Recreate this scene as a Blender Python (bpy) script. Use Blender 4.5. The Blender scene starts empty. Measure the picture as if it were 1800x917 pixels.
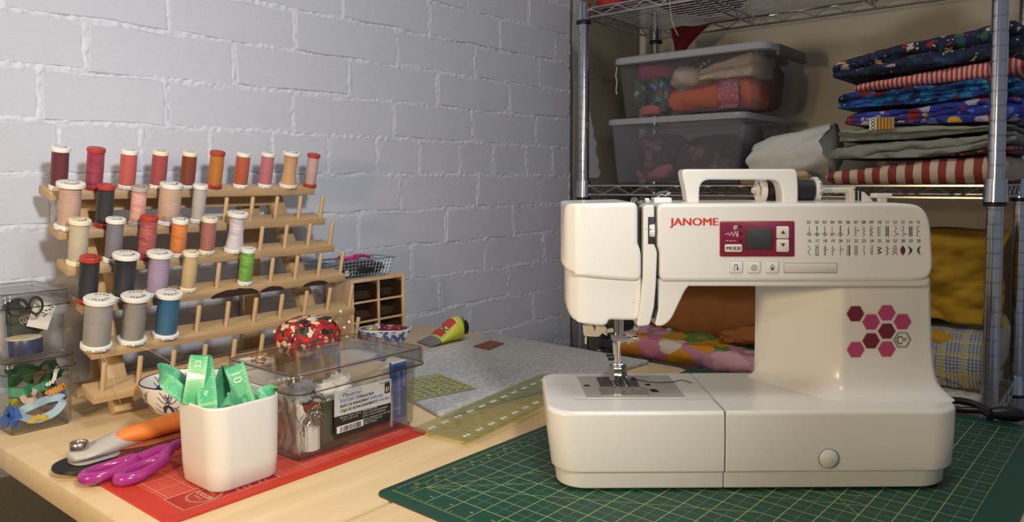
import bpy, bmesh, math, random
from math import sin, cos, pi, sqrt, tan, atan2, radians, exp
from mathutils import Vector, Matrix, noise, Euler

SC = bpy.context.scene
COL = SC.collection
TZ = 0.75                      # height of the table top above the floor
# ------------------------------------------------------------------ camera
CAM_F, CAM_PITCH, CAM_ROLL, CAM_H, CAM_A, CAM_CY = 1338.5343, .0541, -.0051, .2938, .6918, 389.686
CAM = Vector((0, 0, TZ + CAM_H))
FH = Vector((cos(CAM_A), sin(CAM_A), 0))          # horizontal viewing direction
RT = Vector((sin(CAM_A), -cos(CAM_A), 0))         # to the viewer's right
UP = Vector((0, 0, 1))
_F = FH * cos(CAM_PITCH) - UP * sin(CAM_PITCH)
_U2 = UP * cos(CAM_PITCH) + FH * sin(CAM_PITCH)
_R = RT * cos(CAM_ROLL) + _U2 * sin(CAM_ROLL)
_U = _U2 * cos(CAM_ROLL) - RT * sin(CAM_ROLL)
cd = bpy.data.cameras.new('camera'); cam = bpy.data.objects.new('camera', cd); COL.objects.link(cam)
cam.matrix_world = Matrix(((_R.x, _U.x, -_F.x, CAM.x), (_R.y, _U.y, -_F.y, CAM.y), (_R.z, _U.z, -_F.z, CAM.z), (0, 0, 0, 1)))
cd.sensor_fit = 'HORIZONTAL'; cd.sensor_width = 36; cd.lens = CAM_F * 36 / 1800
cd.shift_y = -(458.5 - CAM_CY) / 1800; cd.clip_start = .01; cd.clip_end = 50
SC.camera = cam
# ------------------------------------------------------------------ light
W = bpy.data.worlds.new('World'); SC.world = W; W.use_nodes = True
W.node_tree.nodes['Background'].inputs[0].default_value = (.66, .80, 1.0, 1)
W.node_tree.nodes['Background'].inputs[1].default_value = .22
def area(name, loc, target, size, power, col, spread=180):
    l = bpy.data.lights.new(name, 'AREA'); l.shape = 'DISK'; l.size = size; l.energy = power; l.color = col; l.spread = math.radians(spread)
    o = bpy.data.objects.new(name, l); COL.objects.link(o); o.location = loc
    o.rotation_euler = (Vector(target) - Vector(loc)).to_track_quat('-Z', 'Y').to_euler()
    return o
area('room_lamp', (.10, -.25, TZ + .66), (.46, 1.15, TZ + .36), .10, 3.0, (1.0, .985, .95), 84)
area('warm_lamp', (-.45, .50, TZ + .40), (.6, .55, TZ + .15), .12, 6.5, (1.0, .72, .38))
area('ceiling_lamp', (.45, .1, 2.35), (.75, .5, .7), .45, 7.6, (1.0, .975, .93))
SC.view_settings.view_transform = 'Standard'; SC.view_settings.look = 'None'
SC.view_settings.exposure = -0.08; SC.view_settings.gamma = 1; SC.view_settings.use_curve_mapping = False
SC.cycles.transparent_max_bounces = 32

# ------------------------------------------------------------------ from photograph to place
def _ray(x, y): return _F + _R * ((x - 900) / CAM_F) - _U * ((y - CAM_CY) / CAM_F)
def onz(x, y, z=0.):           # point of height z above the table
    d = _ray(x, y); t = (z - CAM_H) / d.z; p = CAM + d * t; return Vector((p.x, p.y, z))
def ony(x, y, Y):
    d = _ray(x, y); t = Y / d.y; p = d * t; return Vector((p.x, Y, p.z + CAM_H))
def onx(x, y, X):
    d = _ray(x, y); t = X / d.x; p = d * t; return Vector((X, p.y, p.z + CAM_H))
def dep(x, y, dd):
    d = _ray(x, y); t = dd / d.dot(FH); p = d * t; return Vector((p.x, p.y, p.z + CAM_H))

# ------------------------------------------------------------------ materials
def lin(c):
    if isinstance(c, str):
        c = [int(c[i:i + 2], 16) / 255 for i in (0, 2, 4)]
        c = [x / 12.92 if x < .04045 else ((x + .055) / 1.055) ** 2.4 for x in c]
    return (c[0], c[1], c[2], 1)
class NT:
    def __init__(s, name):
        s.m = bpy.data.materials.new(name); s.m.use_nodes = True; s.t = s.m.node_tree; s.t.nodes.clear()
        s.out = s.t.nodes.new('ShaderNodeOutputMaterial'); s.bsdf = s.t.nodes.new('ShaderNodeBsdfPrincipled')
        s.t.links.new(s.bsdf.outputs[0], s.out.inputs[0])
    def n(s, typ, ins={}, **kw):
        o = s.t.nodes.new('ShaderNode' + typ)
        for k, v in kw.items(): setattr(o, k, v)
        for k, v in ins.items(): s.set(o.inputs[k], v)
        return o
    def set(s, inp, v):
        if hasattr(v, 'is_output'): s.t.links.new(v, inp)
        elif hasattr(v, 'outputs'): s.t.links.new(v.outputs[0], inp)
        else: inp.default_value = v
    def b(s, **kw):
        for k, v in kw.items(): s.set(s.bsdf.inputs[k.replace('_', ' ')], v)
    def obj(s): return s.n('TexCoord').outputs['Object']
    def mapping(s, scale=(1, 1, 1), rot=(0, 0, 0)):
        return s.n('Mapping', {'Vector': s.obj(), 'Scale': scale, 'Rotation': rot})
    def noise(s, vec, scale, detail=3, rough=.55):
        return s.n('TexNoise', {'Vector': vec, 'Scale': scale, 'Detail': detail, 'Roughness': rough})
    def mix(s, f, a, b, typ='MIX'):
        o = s.n('Mix', data_type='RGBA', blend_type=typ)
        s.set(o.inputs[0], f); s.set(o.inputs[6], a); s.set(o.inputs[7], b); return o.outputs[2]
    def math(s, op, a, b=0., c=None):
        o = s.n('Math', operation=op); s.set(o.inputs[0], a); s.set(o.inputs[1], b)
        if c is not None: s.set(o.inputs[2], c)
        return o.outputs[0]
    def ramp(s, f, stops, interp='LINEAR'):
        o = s.n('ValToRGB'); s.set(o.inputs[0], f); r = o.color_ramp; r.interpolation = interp
        while len(r.elements) < len(stops): r.elements.new(.5)
        for e, (p, c) in zip(r.elements, stops): e.position = p; e.color = lin(c)
        return o.outputs[0]
    def bump(s, h, strength=.3, dist=.001):
        o = s.n('Bump', {'Height': h, 'Strength': strength, 'Distance': dist}); s.b(Normal=o.outputs[0])
_M = {}
def plain(name, col, rough=.5, metal=0., coat=0., var=.06, bump=0., bscale=400, spec=.5):
    if name in _M: return _M[name]
    t = NT(name); c = lin(col)
    if var:
        nz = t.noise(t.obj(), 40, 3)
        t.b(Base_Color=t.mix(t.math('MULTIPLY', nz.outputs[0], 1.0), tuple(x * (1 - var) for x in c[:3]) + (1,), tuple(min(1, x * (1 + var)) for x in c[:3]) + (1,)))
    else: t.b(Base_Color=c)
    t.b(Roughness=rough, Metallic=metal, Coat_Weight=coat); t.bsdf.inputs['Specular IOR Level'].default_value = spec
    if bump: t.bump(t.noise(t.obj(), bscale, 4).outputs[0], bump, .001)
    _M[name] = t.m; return t.m
def wood(name, c1, c2, scale=(3, 40, 40), rough=.45, staves=None):
    if name in _M: return _M[name]
    t = NT(name); mp = t.mapping(scale); nz = t.noise(mp, 1.6, 5, .6)
    col = t.ramp(nz.outputs[0], [(.3, c1), (.7, c2)])
    if staves:
        br = t.n('TexBrick', {'Vector': t.mapping((1, 1, 1)), 'Color1': lin((1, 1, 1)), 'Color2': lin((.86, .84, .80)), 'Mortar': lin((.8, .76, .7)), 'Scale': 1.0, 'Mortar Size': .0004, 'Brick Width': staves[0], 'Row Height': staves[1]})
        col = t.mix(.8, col, br.outputs[0], 'MULTIPLY')
    t.b(Base_Color=col, Roughness=rough); t.bump(nz.outputs[0], .12, .0006)
    _M[name] = t.m; return t.m
def clear(name, tint, gloss=.06, refl=1.0):
    if name in _M: return _M[name]
    t = NT(name); tr = t.n('BsdfTransparent', {'Color': lin(tint)}); gl = t.n('BsdfGlossy', {'Roughness': gloss, 'Color': lin((.9, .9, .9))})
    lw = t.n('Fresnel', {'IOR': 1.40}); f = t.math('MINIMUM', t.math('MULTIPLY_ADD', lw.outputs[0], .5 * refl, .004), .5)
    mx = t.n('MixShader'); t.set(mx.inputs[0], f); t.t.links.new(tr.outputs[0], mx.inputs[1]); t.t.links.new(gl.outputs[0], mx.inputs[2])
    t.t.links.new(mx.outputs[0], t.out.inputs[0]); _M[name] = t.m; return t.m
def frosted(name, tint, haze, k=.13):
    if name in _M: return _M[name]
    t = NT(name); tr = t.n('BsdfTransparent', {'Color': lin(tint)})
    t.b(Base_Color=lin(haze), Roughness=.25); mx = t.n('MixShader'); mx.inputs[0].default_value = k
    t.t.links.new(tr.outputs[0], mx.inputs[1]); t.t.links.new(t.bsdf.outputs[0], mx.inputs[2])
    t.t.links.new(mx.outputs[0], t.out.inputs[0]); _M[name] = t.m; return t.m
def stripes(name, cols, period, axis=1, rough=.85, wob=.0):
    if name in _M: return _M[name]
    t = NT(name); sx = t.n('SeparateXYZ', {'Vector': t.obj()}); v = sx.outputs[axis]
    if wob: v = t.math('ADD', v, t.math('MULTIPLY', t.noise(t.obj(), 18, 2).outputs[0], wob))
    f = t.math('FRACT', t.math('DIVIDE', v, period)); k = len(cols)
    col = t.ramp(f, [(i / k, c) for i, c in enumerate(cols)], 'CONSTANT')
    t.b(Base_Color=col, Roughness=rough); t.bump(t.noise(t.obj(), 900, 3).outputs[0], .15, .0006)
    _M[name] = t.m; return t.m
def floral(name, base, cols, scale=60, keep=.45, rough=.85, warp=.02):
    if name in _M: return _M[name]
    t = NT(name); nz = t.noise(t.obj(), scale * 1.3, 5)
    vec = t.n('VectorMath', {0: t.obj(), 1: t.n('VectorMath', {0: nz.outputs[1], 1: (warp,) * 3}, operation='MULTIPLY').outputs[0]}, operation='ADD').outputs[0]
    vo = t.n('TexVoronoi', {'Vector': vec, 'Scale': scale}); k = len(cols)
    sp = t.n('SeparateColor', {'Color': vo.outputs['Color']})
    pc = t.ramp(sp.outputs[0], [(i / k, c) for i, c in enumerate(cols)], 'CONSTANT')
    d = t.math('MULTIPLY', vo.outputs['Distance'], 1.0); m = t.math('LESS_THAN', d, keep)
    m2 = t.math('LESS_THAN', d, keep * .3)
    vo2 = t.n('TexVoronoi', {'Vector': vec, 'Scale': scale * 2.3}); sp2 = t.n('SeparateColor', {'Color': vo2.outputs['Color']})
    pc2 = t.ramp(sp2.outputs[1], [(i / k, c) for i, c in enumerate(cols)], 'CONSTANT'); m3 = t.math('MULTIPLY', t.math('LESS_THAN', vo2.outputs['Distance'], keep * .8), t.math('GREATER_THAN', sp2.outputs[2], .45))
    bs = t.mix(t.math('MULTIPLY', t.noise(t.obj(), scale * .4, 2).outputs[0], .5), lin(base), tuple(x * .5 for x in lin(base)[:3]) + (1,))
    col = t.mix(m3, bs, pc2); col = t.mix(m, col, pc); col = t.mix(t.math('MULTIPLY', m2, .5), col, lin(cols[-1]))
    t.b(Base_Color=col, Roughness=rough); t.bump(t.noise(t.obj(), 900, 3).outputs[0], .15, .0006)
    _M[name] = t.m; return t.m
def plaid(name, base, c1, c2, p):
    if name in _M: return _M[name]
    t = NT(name); sx = t.n('SeparateXYZ', {'Vector': t.obj()})
    zx = t.math('ADD', sx.outputs[2], sx.outputs[0])
    def band(v, per, lo, hi):
        f = t.math('FRACT', t.math('DIVIDE', v, per)); return t.math('MULTIPLY', t.math('GREATER_THAN', f, lo), t.math('LESS_THAN', f, hi))
    col = lin(base)
    for v in (sx.outputs[1], zx):
        col = t.mix(t.math('MULTIPLY', band(v, p / 6, 0, .5), t.math('MULTIPLY', band(v, p, .22, .98), .55)), col, lin(c1))
    for v in (sx.outputs[1], zx):
        col = t.mix(t.math('MULTIPLY', band(v, p, .04, .18), .75), col, lin(c2))
    t.b(Base_Color=col, Roughness=.9); _M[name] = t.m; return t.m

# ------------------------------------------------------------------ mesh builder
def rrect(x0, x1, y0, y1, r, n=6):
    if not hasattr(r, '__len__'): r = (r,) * 4
    out = []
    for (cx, cy, a0, rr) in ((x0 + r[0], y0 + r[0], pi, r[0]), (x1 - r[1], y0 + r[1], 1.5 * pi, r[1]), (x1 - r[2], y1 - r[2], 0, r[2]), (x0 + r[3], y1 - r[3], .5 * pi, r[3])):
        for i in range(n + 1):
            t = a0 + .5 * pi * i / n; out.append((cx + rr * cos(t), cy + rr * sin(t)))
    return out
def offset(poly, d):
    n = len(poly); A = sum(poly[i][0] * poly[(i + 1) % n][1] - poly[(i + 1) % n][0] * poly[i][1] for i in range(n)); s = 1 if A > 0 else -1
    out = []
    for i in range(n):
        p, q, r = Vector(poly[i - 1]), Vector(poly[i]), Vector(poly[(i + 1) % n]); a = (q - p); b = (r - q)
        if a.length < 1e-7: a = b
        if b.length < 1e-7: b = a
        a.normalize(); b.normalize(); na = Vector((-a.y, a.x)) * s; nb = Vector((-b.y, b.x)) * s; m = na + nb
        k = 1 / max(.35, (1 + na.dot(nb)) / 2) / 2; q2 = q + m * (d * k); out.append((q2.x, q2.y))
    return out
def roundpoly(pts, r, n=4):
    out = []; N = len(pts)
    for i in range(N):
        p, q, s = Vector(pts[i - 1][:2]), Vector(pts[i][:2]), Vector(pts[(i + 1) % N][:2]); rr = pts[i][2] if len(pts[i]) > 2 else r
        a = p - q; b = s - q; la = min(rr, a.length * .48); lb = min(rr, b.length * .48)
        A = q + a.normalized() * la; B = q + b.normalized() * lb
        for k in range(n + 1):
            t = k / n; v = A * (1 - t) ** 2 + q * (2 * t * (1 - t)) + B * t * t; out.append((v.x, v.y))
    return out
class MB:
    def __init__(s): s.v = []; s.f = []; s.m = []; s.cur = 0; s.M = None
    def add(s, vs, fs):
        o = len(s.v)
        for v in vs: s.v.append(tuple(s.M @ Vector(v)) if s.M else tuple(v))
        for f in fs: s.f.append([i + o for i in f]); s.m.append(s.cur)
        return s
    def loft(s, rings, cap0=True, cap1=True, closed=True):
        n = len(rings[0]); vs = [p for r in rings for p in r]; fs = []
        for k in range(len(rings) - 1):
            for i in range(n if closed else n - 1):
                j = (i + 1) % n; fs.append((k * n + i, k * n + j, (k + 1) * n + j, (k + 1) * n + i))
        if cap0: fs.append(tuple(reversed(range(n))))
        if cap1: b = (len(rings) - 1) * n; fs.append(tuple(range(b, b + n)))
        return s.add(vs, fs)
    def box(s, x0, x1, y0, y1, z0, z1, b=0.):
        if b: return s.slab(rrect(x0, x1, y0, y1, b, 2), z0, z1, b)
        v = [(x, y, z) for z in (z0, z1) for y in (y0, y1) for x in (x0, x1)]
        return s.add(v, [(0, 2, 3, 1), (4, 5, 7, 6), (0, 1, 5, 4), (1, 3, 7, 5), (3, 2, 6, 7), (2, 0, 4, 6)])
    def slab(s, poly, z0, z1, b=0., seg=2):
        if not b: return s.loft([[(x, y, z) for x, y in poly] for z in (z0, z1)])
        R = []
        for k in range(seg + 1):
            t = .5 * pi * k / seg; R.append((b * (1 - sin(t)), z0 + b * (1 - cos(t))))
        for k in range(seg + 1):
            t = .5 * pi * k / seg; R.append((b * (1 - cos(t)), z1 - b * (1 - sin(t))))
        return s.loft([[(x, y, z) for x, y in offset(poly, i)] for i, z in R])
    def lathe(s, prof, n=20, c=(0, 0, 0)):
        rings = [[(c[0] + r * cos(2 * pi * i / n), c[1] + r * sin(2 * pi * i / n), c[2] + z) for i in range(n)] for r, z in prof]
        return s.loft(rings)
    def tube(s, pts, r, n=8, cap=True, closed=False):
        pts = [Vector(p) for p in pts]; N = len(pts); R = r if hasattr(r, '__len__') else [r] * N; rings = []; up = None
        for i, p in enumerate(pts):
            if closed: t = pts[(i + 1) % N] - pts[i - 1]
            else: t = pts[min(i + 1, N - 1)] - pts[max(i - 1, 0)]
            t.normalize()
            if up is None: up = Vector((0, 0, 1)) if abs(t.z) < .9 else Vector((1, 0, 0))
            up = (up - t * up.dot(t)); up.normalize(); side = t.cross(up)
            rings.append([tuple(p + (up * cos(2 * pi * k / n) + side * sin(2 * pi * k / n)) * R[i]) for k in range(n)])
        if closed: rings.append(rings[0]); return s.loft(rings, False, False)
        return s.loft(rings, cap, cap)
    def bar(s, p, q, r, n=6): return s.tube([p, q], r, n)
    def ribbon(s, pts, wd, w, th=.0006):
        rings = []; N = len(pts); P = [Vector(p) for p in pts]
        for i, p in enumerate(P):
            t = (P[min(i + 1, N - 1)] - P[max(i - 1, 0)]).normalized(); d = Vector(wd[i] if isinstance(wd, list) else wd); d = (d - t * d.dot(t)).normalized(); nn = t.cross(d)
            rings.append([tuple(p - d * w / 2 - nn * th / 2), tuple(p + d * w / 2 - nn * th / 2), tuple(p + d * w / 2 + nn * th / 2), tuple(p - d * w / 2 + nn * th / 2)])
        return s.loft(rings)
    def line2(s, pts, w, fn):      # flat printed stroke; fn maps (u, v) to 3D
        for a, b in zip(pts[:-1], pts[1:]):
            a, b = Vector(a), Vector(b); t = (b - a)
            if t.length < 1e-9: continue
            t.normalize(); nn = Vector((-t.y, t.x)) * w / 2; a2 = a - t * w * .3; b2 = b + t * w * .3
            s.add([fn(*(a2 - nn)), fn(*(b2 - nn)), fn(*(b2 + nn)), fn(*(a2 + nn))], [(0, 1, 2, 3)])
        return s
    def grid(s, nu, nv, fn, closed_u=False):
        vs = [fn(i / nu, j / nv) for j in range(nv + 1) for i in range(nu + (0 if closed_u else 1))]; w = nu + (0 if closed_u else 1); fs = []
        for j in range(nv):
            for i in range(nu):
                i2 = (i + 1) % w; fs.append((j * w + i, j * w + i2, (j + 1) * w + i2, (j + 1) * w + i))
        return s.add(vs, fs)
    def text(s, st, size, fn, align='LEFT', bold=0., sx=1., shear=0.):
        vs, fs = text_geo(st, align, bold, shear)
        return s.add([fn(x * size * sx, y * size) for x, y in vs], fs)
    def mesh(s, name, mats, smooth=None):
        me = bpy.data.meshes.new(name); me.from_pydata(s.v, [], s.f)
        for m in (mats if isinstance(mats, (list, tuple)) else [mats]): me.materials.append(m)
        me.polygons.foreach_set('material_index', s.m)
        bm = bmesh.new(); bm.from_mesh(me); bmesh.ops.remove_doubles(bm, verts=bm.verts, dist=1e-6)
        if not getattr(s, 'flat', False): bmesh.ops.recalc_face_normals(bm, faces=bm.faces)
        bm.to_mesh(me); bm.free()
        if smooth is not None:
            me.polygons.foreach_set('use_smooth', [True] * len(me.polygons)); me.set_sharp_from_angle(angle=radians(smooth))
        return me
    def build(s, name, mats, parent=None, smooth=35, loc=None, rot=None):
        o = bpy.data.objects.new(name, s.mesh(name, mats, smooth)); COL.objects.link(o)
        if loc is not None: o.location = loc
        if rot is not None: o.rotation_euler = rot
        if parent is not None: o.parent = parent
        return o
_TX = {}
def text_geo(st, align, bold, shear=0.):
    k = (st, align, bold, shear)
    if k not in _TX:
        cu = bpy.data.curves.new('t', 'FONT'); cu.body = st; cu.align_x = align; cu.offset = bold; cu.resolution_u = 3; cu.shear = shear
        o = bpy.data.objects.new('t', cu); COL.objects.link(o); dg = bpy.context.evaluated_depsgraph_get()
        me = o.evaluated_get(dg).to_mesh(); _TX[k] = ([(v.co.x, v.co.y) for v in me.vertices], [tuple(p.vertices) for p in me.polygons])
        o.evaluated_get(dg).to_mesh_clear(); bpy.data.objects.remove(o); bpy.data.curves.remove(cu)
    return _TX[k]
def thing(name, label, cat, loc=(0, 0, 0), rotz=0., group=None):
    o = bpy.data.objects.new(name, None); COL.objects.link(o); o.empty_display_size = .02
    o.location = (loc[0], loc[1], loc[2] + TZ); o.rotation_euler = (0, 0, rotz); return tag(o, label, cat, group)
def tag(o, label, cat, group=None):
    o['label'] = label; o['category'] = cat
    if group: o['group'] = group
    return o
def single(o, loc, label, cat, group=None, rot=None):
    o.location = (loc[0], loc[1], loc[2] + TZ)
    if rot is not None: o.rotation_euler = rot
    return tag(o, label, cat, group)
def struct(o): o['kind'] = 'structure'; return o
def fbm(p, sc, oct=3):
    return noise.fractal(Vector(p) * sc, .6, 2.1, oct)
MB.flat = False
def flat():
    b = MB(); b.flat = True; return b
# ================================================================== the room
YW = 1.155; XR = 2.02; WALL_END = 1.632
def paint(name, c1, c2, bump=.5):
    t = NT(name); n1 = t.noise(t.obj(), 9, 4); n2 = t.noise(t.obj(), 120, 5); n3 = t.noise(t.obj(), 700, 2)
    t.b(Base_Color=t.mix(n1.outputs[0], lin(c1), lin(c2)), Roughness=.62)
    t.bump(t.math('ADD', t.math('MULTIPLY', n2.outputs[0], 1.0), t.math('MULTIPLY', n3.outputs[0], .25)), bump, .0016); return t.m
M_BRICK = paint('painted_brick', (.515, .54, .625), (.58, .605, .69))
M_MORT = paint('painted_mortar', (.535, .56, .64), (.61, .635, .715), .9)
M_OLIVE = paint('drab_plaster', (.20, .18, .14), (.27, .25, .20))
M_BEIGE = paint('beige_plaster', (.50, .44, .35), (.55, .49, .39), .2)
M_LAV = paint('lavender_paint', (.56, .575, .72), (.60, .615, .76), .2)
M_FLOOR = paint('brown_floor', (.20, .15, .10), (.26, .20, .14), .4)
struct(MB().box(-2.2, 2.3, -2.6, 1.4, -.05, 0).build('floor', M_FLOOR))
struct(MB().box(-2.2, 2.3, -2.6, 1.4, 2.5, 2.55).build('ceiling', paint('white_ceiling', (.7, .7, .7), (.75, .75, .75), .2)))
wall = struct(MB().box(-2.2, WALL_END, YW + .012, YW + .12, 0, 2.5).build('wall_back', M_MORT))
def brick_mesh(seed):
    rnd = random.Random(seed); per = []
    for (x, z) in ((-.5, -.5), (-.3, -.5), (-.1, -.5), (.12, -.5), (.33, -.5), (.5, -.5), (.5, 0), (.5, .5), (.3, .5), (.08, .5), (-.14, .5), (-.34, .5), (-.5, .5), (-.5, 0)):
        per.append((x + rnd.uniform(-1, 1) * .012, z + rnd.uniform(-1, 1) * .045))
    b = MB(); R = []
    for ins, y in ((-.006, .02), (-.004, -.0005), (.006, -.0022), (.016, -.0030)):
        R.append([(x * (1 - ins * 1.2), y + rnd.uniform(-1, 1) * (.0005 if y < 0 else 0), z * (1 - ins * 3.2)) for x, z in per])
    b.loft(R, False, True); return b.mesh('brick', M_BRICK, None)
BRK = [brick_mesh(i) for i in range(9)]
JO = {3: (304, 523, 699, 835, 947), 2: (157, 415, 615, 769, 894, 997), 1: (75, 295, 515, 692, 830, 941), 0: (-60, 105, 249, 370, 478, 577, 662, 737, 807, 866, 924, 969),
      -1: (90, 305, 525, 701, 838, 946), -2: (180, 430, 625, 781, 900, 998), -3: (75, 310, 540, 720, 850, 954), -4: (180, 430, 625, 769, 890, 990), -5: (75, 310, 540, 700, 823, 935)}
rb = random.Random(5); nb = 0; CRS = {}
for k in range(-7, 8):
    zc = .306 + .072 * (k + .5)
    if k in JO: js = [ony(px, 300, YW).x for px in JO[k]]
    else: js = [ony(300 if k % 2 else 415, 300, YW).x + i * .222 for i in range(0, 5)]
    hd = (k == 0); st = .112 if hd else .222
    while js[0] > -.3: js.insert(0, js[0] - st)
    while js[-1] < WALL_END - st * .5: js.append(js[-1] + st)
    js = [j for j in js if j < WALL_END - .03] + [WALL_END + rb.uniform(-.006, .003)]
    CRS[k] = js
    for a, c in zip(js[:-1], js[1:]):
        o = bpy.data.objects.new('brick', rb.choice(BRK)); COL.objects.link(o); o.parent = wall; nb += 1
        o.location = ((a + c) / 2, YW + rb.uniform(-.0008, .0008), TZ + zc + rb.uniform(-.0012, .0012)); o.scale = (c - a - .0070, 1, .0665 + rb.uniform(-.001, .001))
        o.rotation_euler = (rb.uniform(-.006, .006), rb.uniform(-.008, .008) if not hd else rb.uniform(-.02, .02), rb.uniform(-.004, .004))
mo = MB()
def mortar(u, v):
    x = .12 + u * (WALL_END - .12); z = -.20 + v * .97; k_ = math.floor((z - .306) / .072); f_ = (z - .306) / .072 - k_
    dz = min(f_, 1 - f_) * .072; dx = min(abs(x - j_) for j_ in CRS.get(k_, (9.,))); d = min(dz, dx); p = Vector((x, z, 3.7))
    e = exp(-(d / (.0068 + .002 * noise.noise(p * 14))) ** 2); n1 = noise.fractal(p * 120, .8, 2.2, 3); n2 = noise.noise(p * 26)
    if u == 0 or u == 1 or v == 0 or v == 1: return (x, YW + .02, TZ + z)
    return (x, YW - .0008 - e * (.0019 + .0030 * n1 + .0026 * n2), TZ + z)
mo.grid(480, 310, mortar); mo.build('mortar', M_MORT, wall, 80)
struct(MB().box(-2.2, .84, YW - .008, YW + .11, 0, TZ - .095, .003).build('wall_lower', M_OLIVE))
struct(MB().box(WALL_END, XR + .1, YW + .004, YW + .12, 0, 2.5).build('wall_corner', M_OLIVE))
# ragged patch where the white paint stops
pp = MB(); pts = []
rp = random.Random(8); z0, z1 = TZ + .30, TZ + .555
edge = [(1.665 + .11 * (1 if t < .15 else 1 - max(0, (t - .15)) * .75) + rp.uniform(-.008, .008), z0 + (z1 - z0) * t) for t in [i / 16 for i in range(17)]]
poly = [(1.652, z0), *edge, (1.66, z1)]
pp.loft([[(x, YW + .0045, z) for x, z in poly], [(x, YW + .002, z) for x, z in poly]])
poly = [(1.652 + rp.uniform(-.003, .003), TZ - .3 + 1.1 * i / 20) for i in range(21)] + [(1.688, TZ + .8), (1.688, TZ - .3)]
pp.loft([[(x, YW + .0045, z) for x, z in poly], [(x, YW + .0025, z) for x, z in poly]])
struct(pp.build('trim_1', M_BRICK))
struct(MB().box(XR, XR + .1, -2.6, YW + .12, 0, 2.5).build('wall_right', M_BEIGE))
struct(MB().box(XR - .05, XR + .02, -1.2, .205, 0, 2.5, .004).build('trim_2', M_LAV))
struct(MB().tube([(1.955, YW - .03, .02), (1.955, YW - .03, 2.48)], .011, 12).build('trim_3', plain('pipe_paint', (.5, .48, .42), .5)))

# ================================================================== gateleg table
M_BIRCH = wood('birch', (.80, .62, .38), (.70, .52, .30), (2.2, 26, 26), .42, (.62, .074))
M_BIRCH2 = wood('birch_edge', (.80, .64, .42), (.72, .55, .34), (3, 40, 40), .5)
tb = thing('gateleg_table', 'birch gateleg table with pale top in two halves, carrying all the sewing things', 'table', (0, 0, -TZ))
def leaf(name, x0, x1, y0, y1, r):
    b = MB(); b.slab(rrect(x0, x1, y0, y1, r, 5), TZ - .026, TZ, .0022, 2); return b.build(name, M_BIRCH, tb, 40)
leaf('leaf', .278, 1.078, .5255, 1.148, (.004, .035, .035, .02))
leaf('center_top', .278, 1.062, .2535, .5225, .003)
leaf('leaf', .278, 1.062, -.375, .2505, (.035, .035, .003, .003))
for x in (.36, .98):
    for y in (.29, .49):
        MB().box(x - .02, x + .02, y - .02, y + .02, 0, TZ - .026, .003).build('leg', M_BIRCH2, tb)
for y in (.29, .49): MB().box(.38, .96, y - .01, y + .01, TZ - .11, TZ - .026).build('apron', M_BIRCH2, tb)

# ================================================================== wire shelving
M_CHROME = plain('chrome', (.62, .62, .63), .16, 1.0, var=.03); M_CHROMED = plain('chrome_wire', (.55, .55, .56), .24, 1.0, var=.03)
M_BLACK = plain('black_plastic', (.012, .012, .013), .4)
SX0, SX1, SY0, SY1 = 1.555, 1.911, .1975, 1.0588; SMID, STOP, SBOT = .2805, .7075, -.135
sh = thing('wire_shelving_unit', 'chrome wire shelving unit with ribbed posts beyond the table', 'shelf', (0, 0, -TZ))
for x in (SX0, SX1):
    for y in (SY0, SY1):
        b = MB(); top = .722 if x == SX0 and y == SY1 else .76
        if y == SY1 and x == SX1: top = .76
        prof = [(.0135, .03)]; z = .05 - .0254 * 0
        while z < TZ + top - .02:
            prof += [(.0135, z - .0016), (.0124, z - .0008), (.0124, z + .0008), (.0135, z + .0016)]; z += .0254
        prof += [(.0135, TZ + top), (.011, TZ + top + .003)]
        b.lathe(prof, 16, (x, y, 0)); p = b.build('post', M_CHROME, sh, 35)
        MB().lathe([(.016, .0), (.016, .012), (.009, .014), (.009, .032)], 14, (x, y, 0)).build('foot', M_BLACK, p)
        for zz in (SMID, STOP, SBOT):
            MB().lathe([(.0165, TZ + zz - .030), (.0195, TZ + zz - .028), (.0175, TZ + zz + .012), (.0160, TZ + zz + .0125)], 16, (x, y, 0)).build('collar', M_CHROME, p)
            MB().lathe([(.014, TZ + zz - .036), (.0185, TZ + zz - .035), (.0185, TZ + zz - .030), (.014, TZ + zz - .029)], 16, (x, y, 0)).build('clip', M_BLACK, p)
def wire_shelf(z):
    z += TZ; lo = z - .0215; fr = MB()
    for zz in (z, lo):
        fr.bar((SX0, SY0, zz), (SX0, SY1, zz), .003); fr.bar((SX1, SY0, zz), (SX1, SY1, zz), .003)
        fr.bar((SX0, SY0, zz), (SX1, SY0, zz), .003); fr.bar((SX0, SY1, zz), (SX1, SY1, zz), .003)
    for i in (1, 2): y = SY0 + (SY1 - SY0) * i / 3; fr.bar((SX0, y, z - .004), (SX1, y, z - .004), .0028); fr.bar((SX0, y, lo), (SX1, y, lo), .0028)
    f = fr.build('shelf_frame', M_CHROMED, sh)
    tr = MB()
    def zig(p, q, n):
        pts = []
        for i in range(n + 1):
            t = i / n; a = Vector(p).lerp(Vector(q), t); a.z = (lo + .002) if i % 2 else (z - .002); pts.append(a)
        tr.tube(pts, .0021, 5)
    for x in (SX0, SX1): zig((x, SY0 + .02, 0), (x, SY1 - .02, 0), 22)
    for y in (SY0, SY1): zig((SX0 + .02, y, 0), (SX1 - .02, y, 0), 10)
    for i in (1, 2): y = SY0 + (SY1 - SY0) * i / 3; zig((SX0, y, 0), (SX1, y, 0), 10)
    tr.build('truss_wire', M_CHROMED, f)
    w = MB()
    for i in range(1, 15): x = SX0 + (SX1 - SX0) * i / 15; w.bar((x, SY0, z + .001), (x, SY1, z + .001), .0017, 5)
    wo = w.build('surface_wires', M_CHROMED, f); wo['kind'] = 'stuff'
for z in (SMID, STOP, SBOT): wire_shelf(z)
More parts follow.
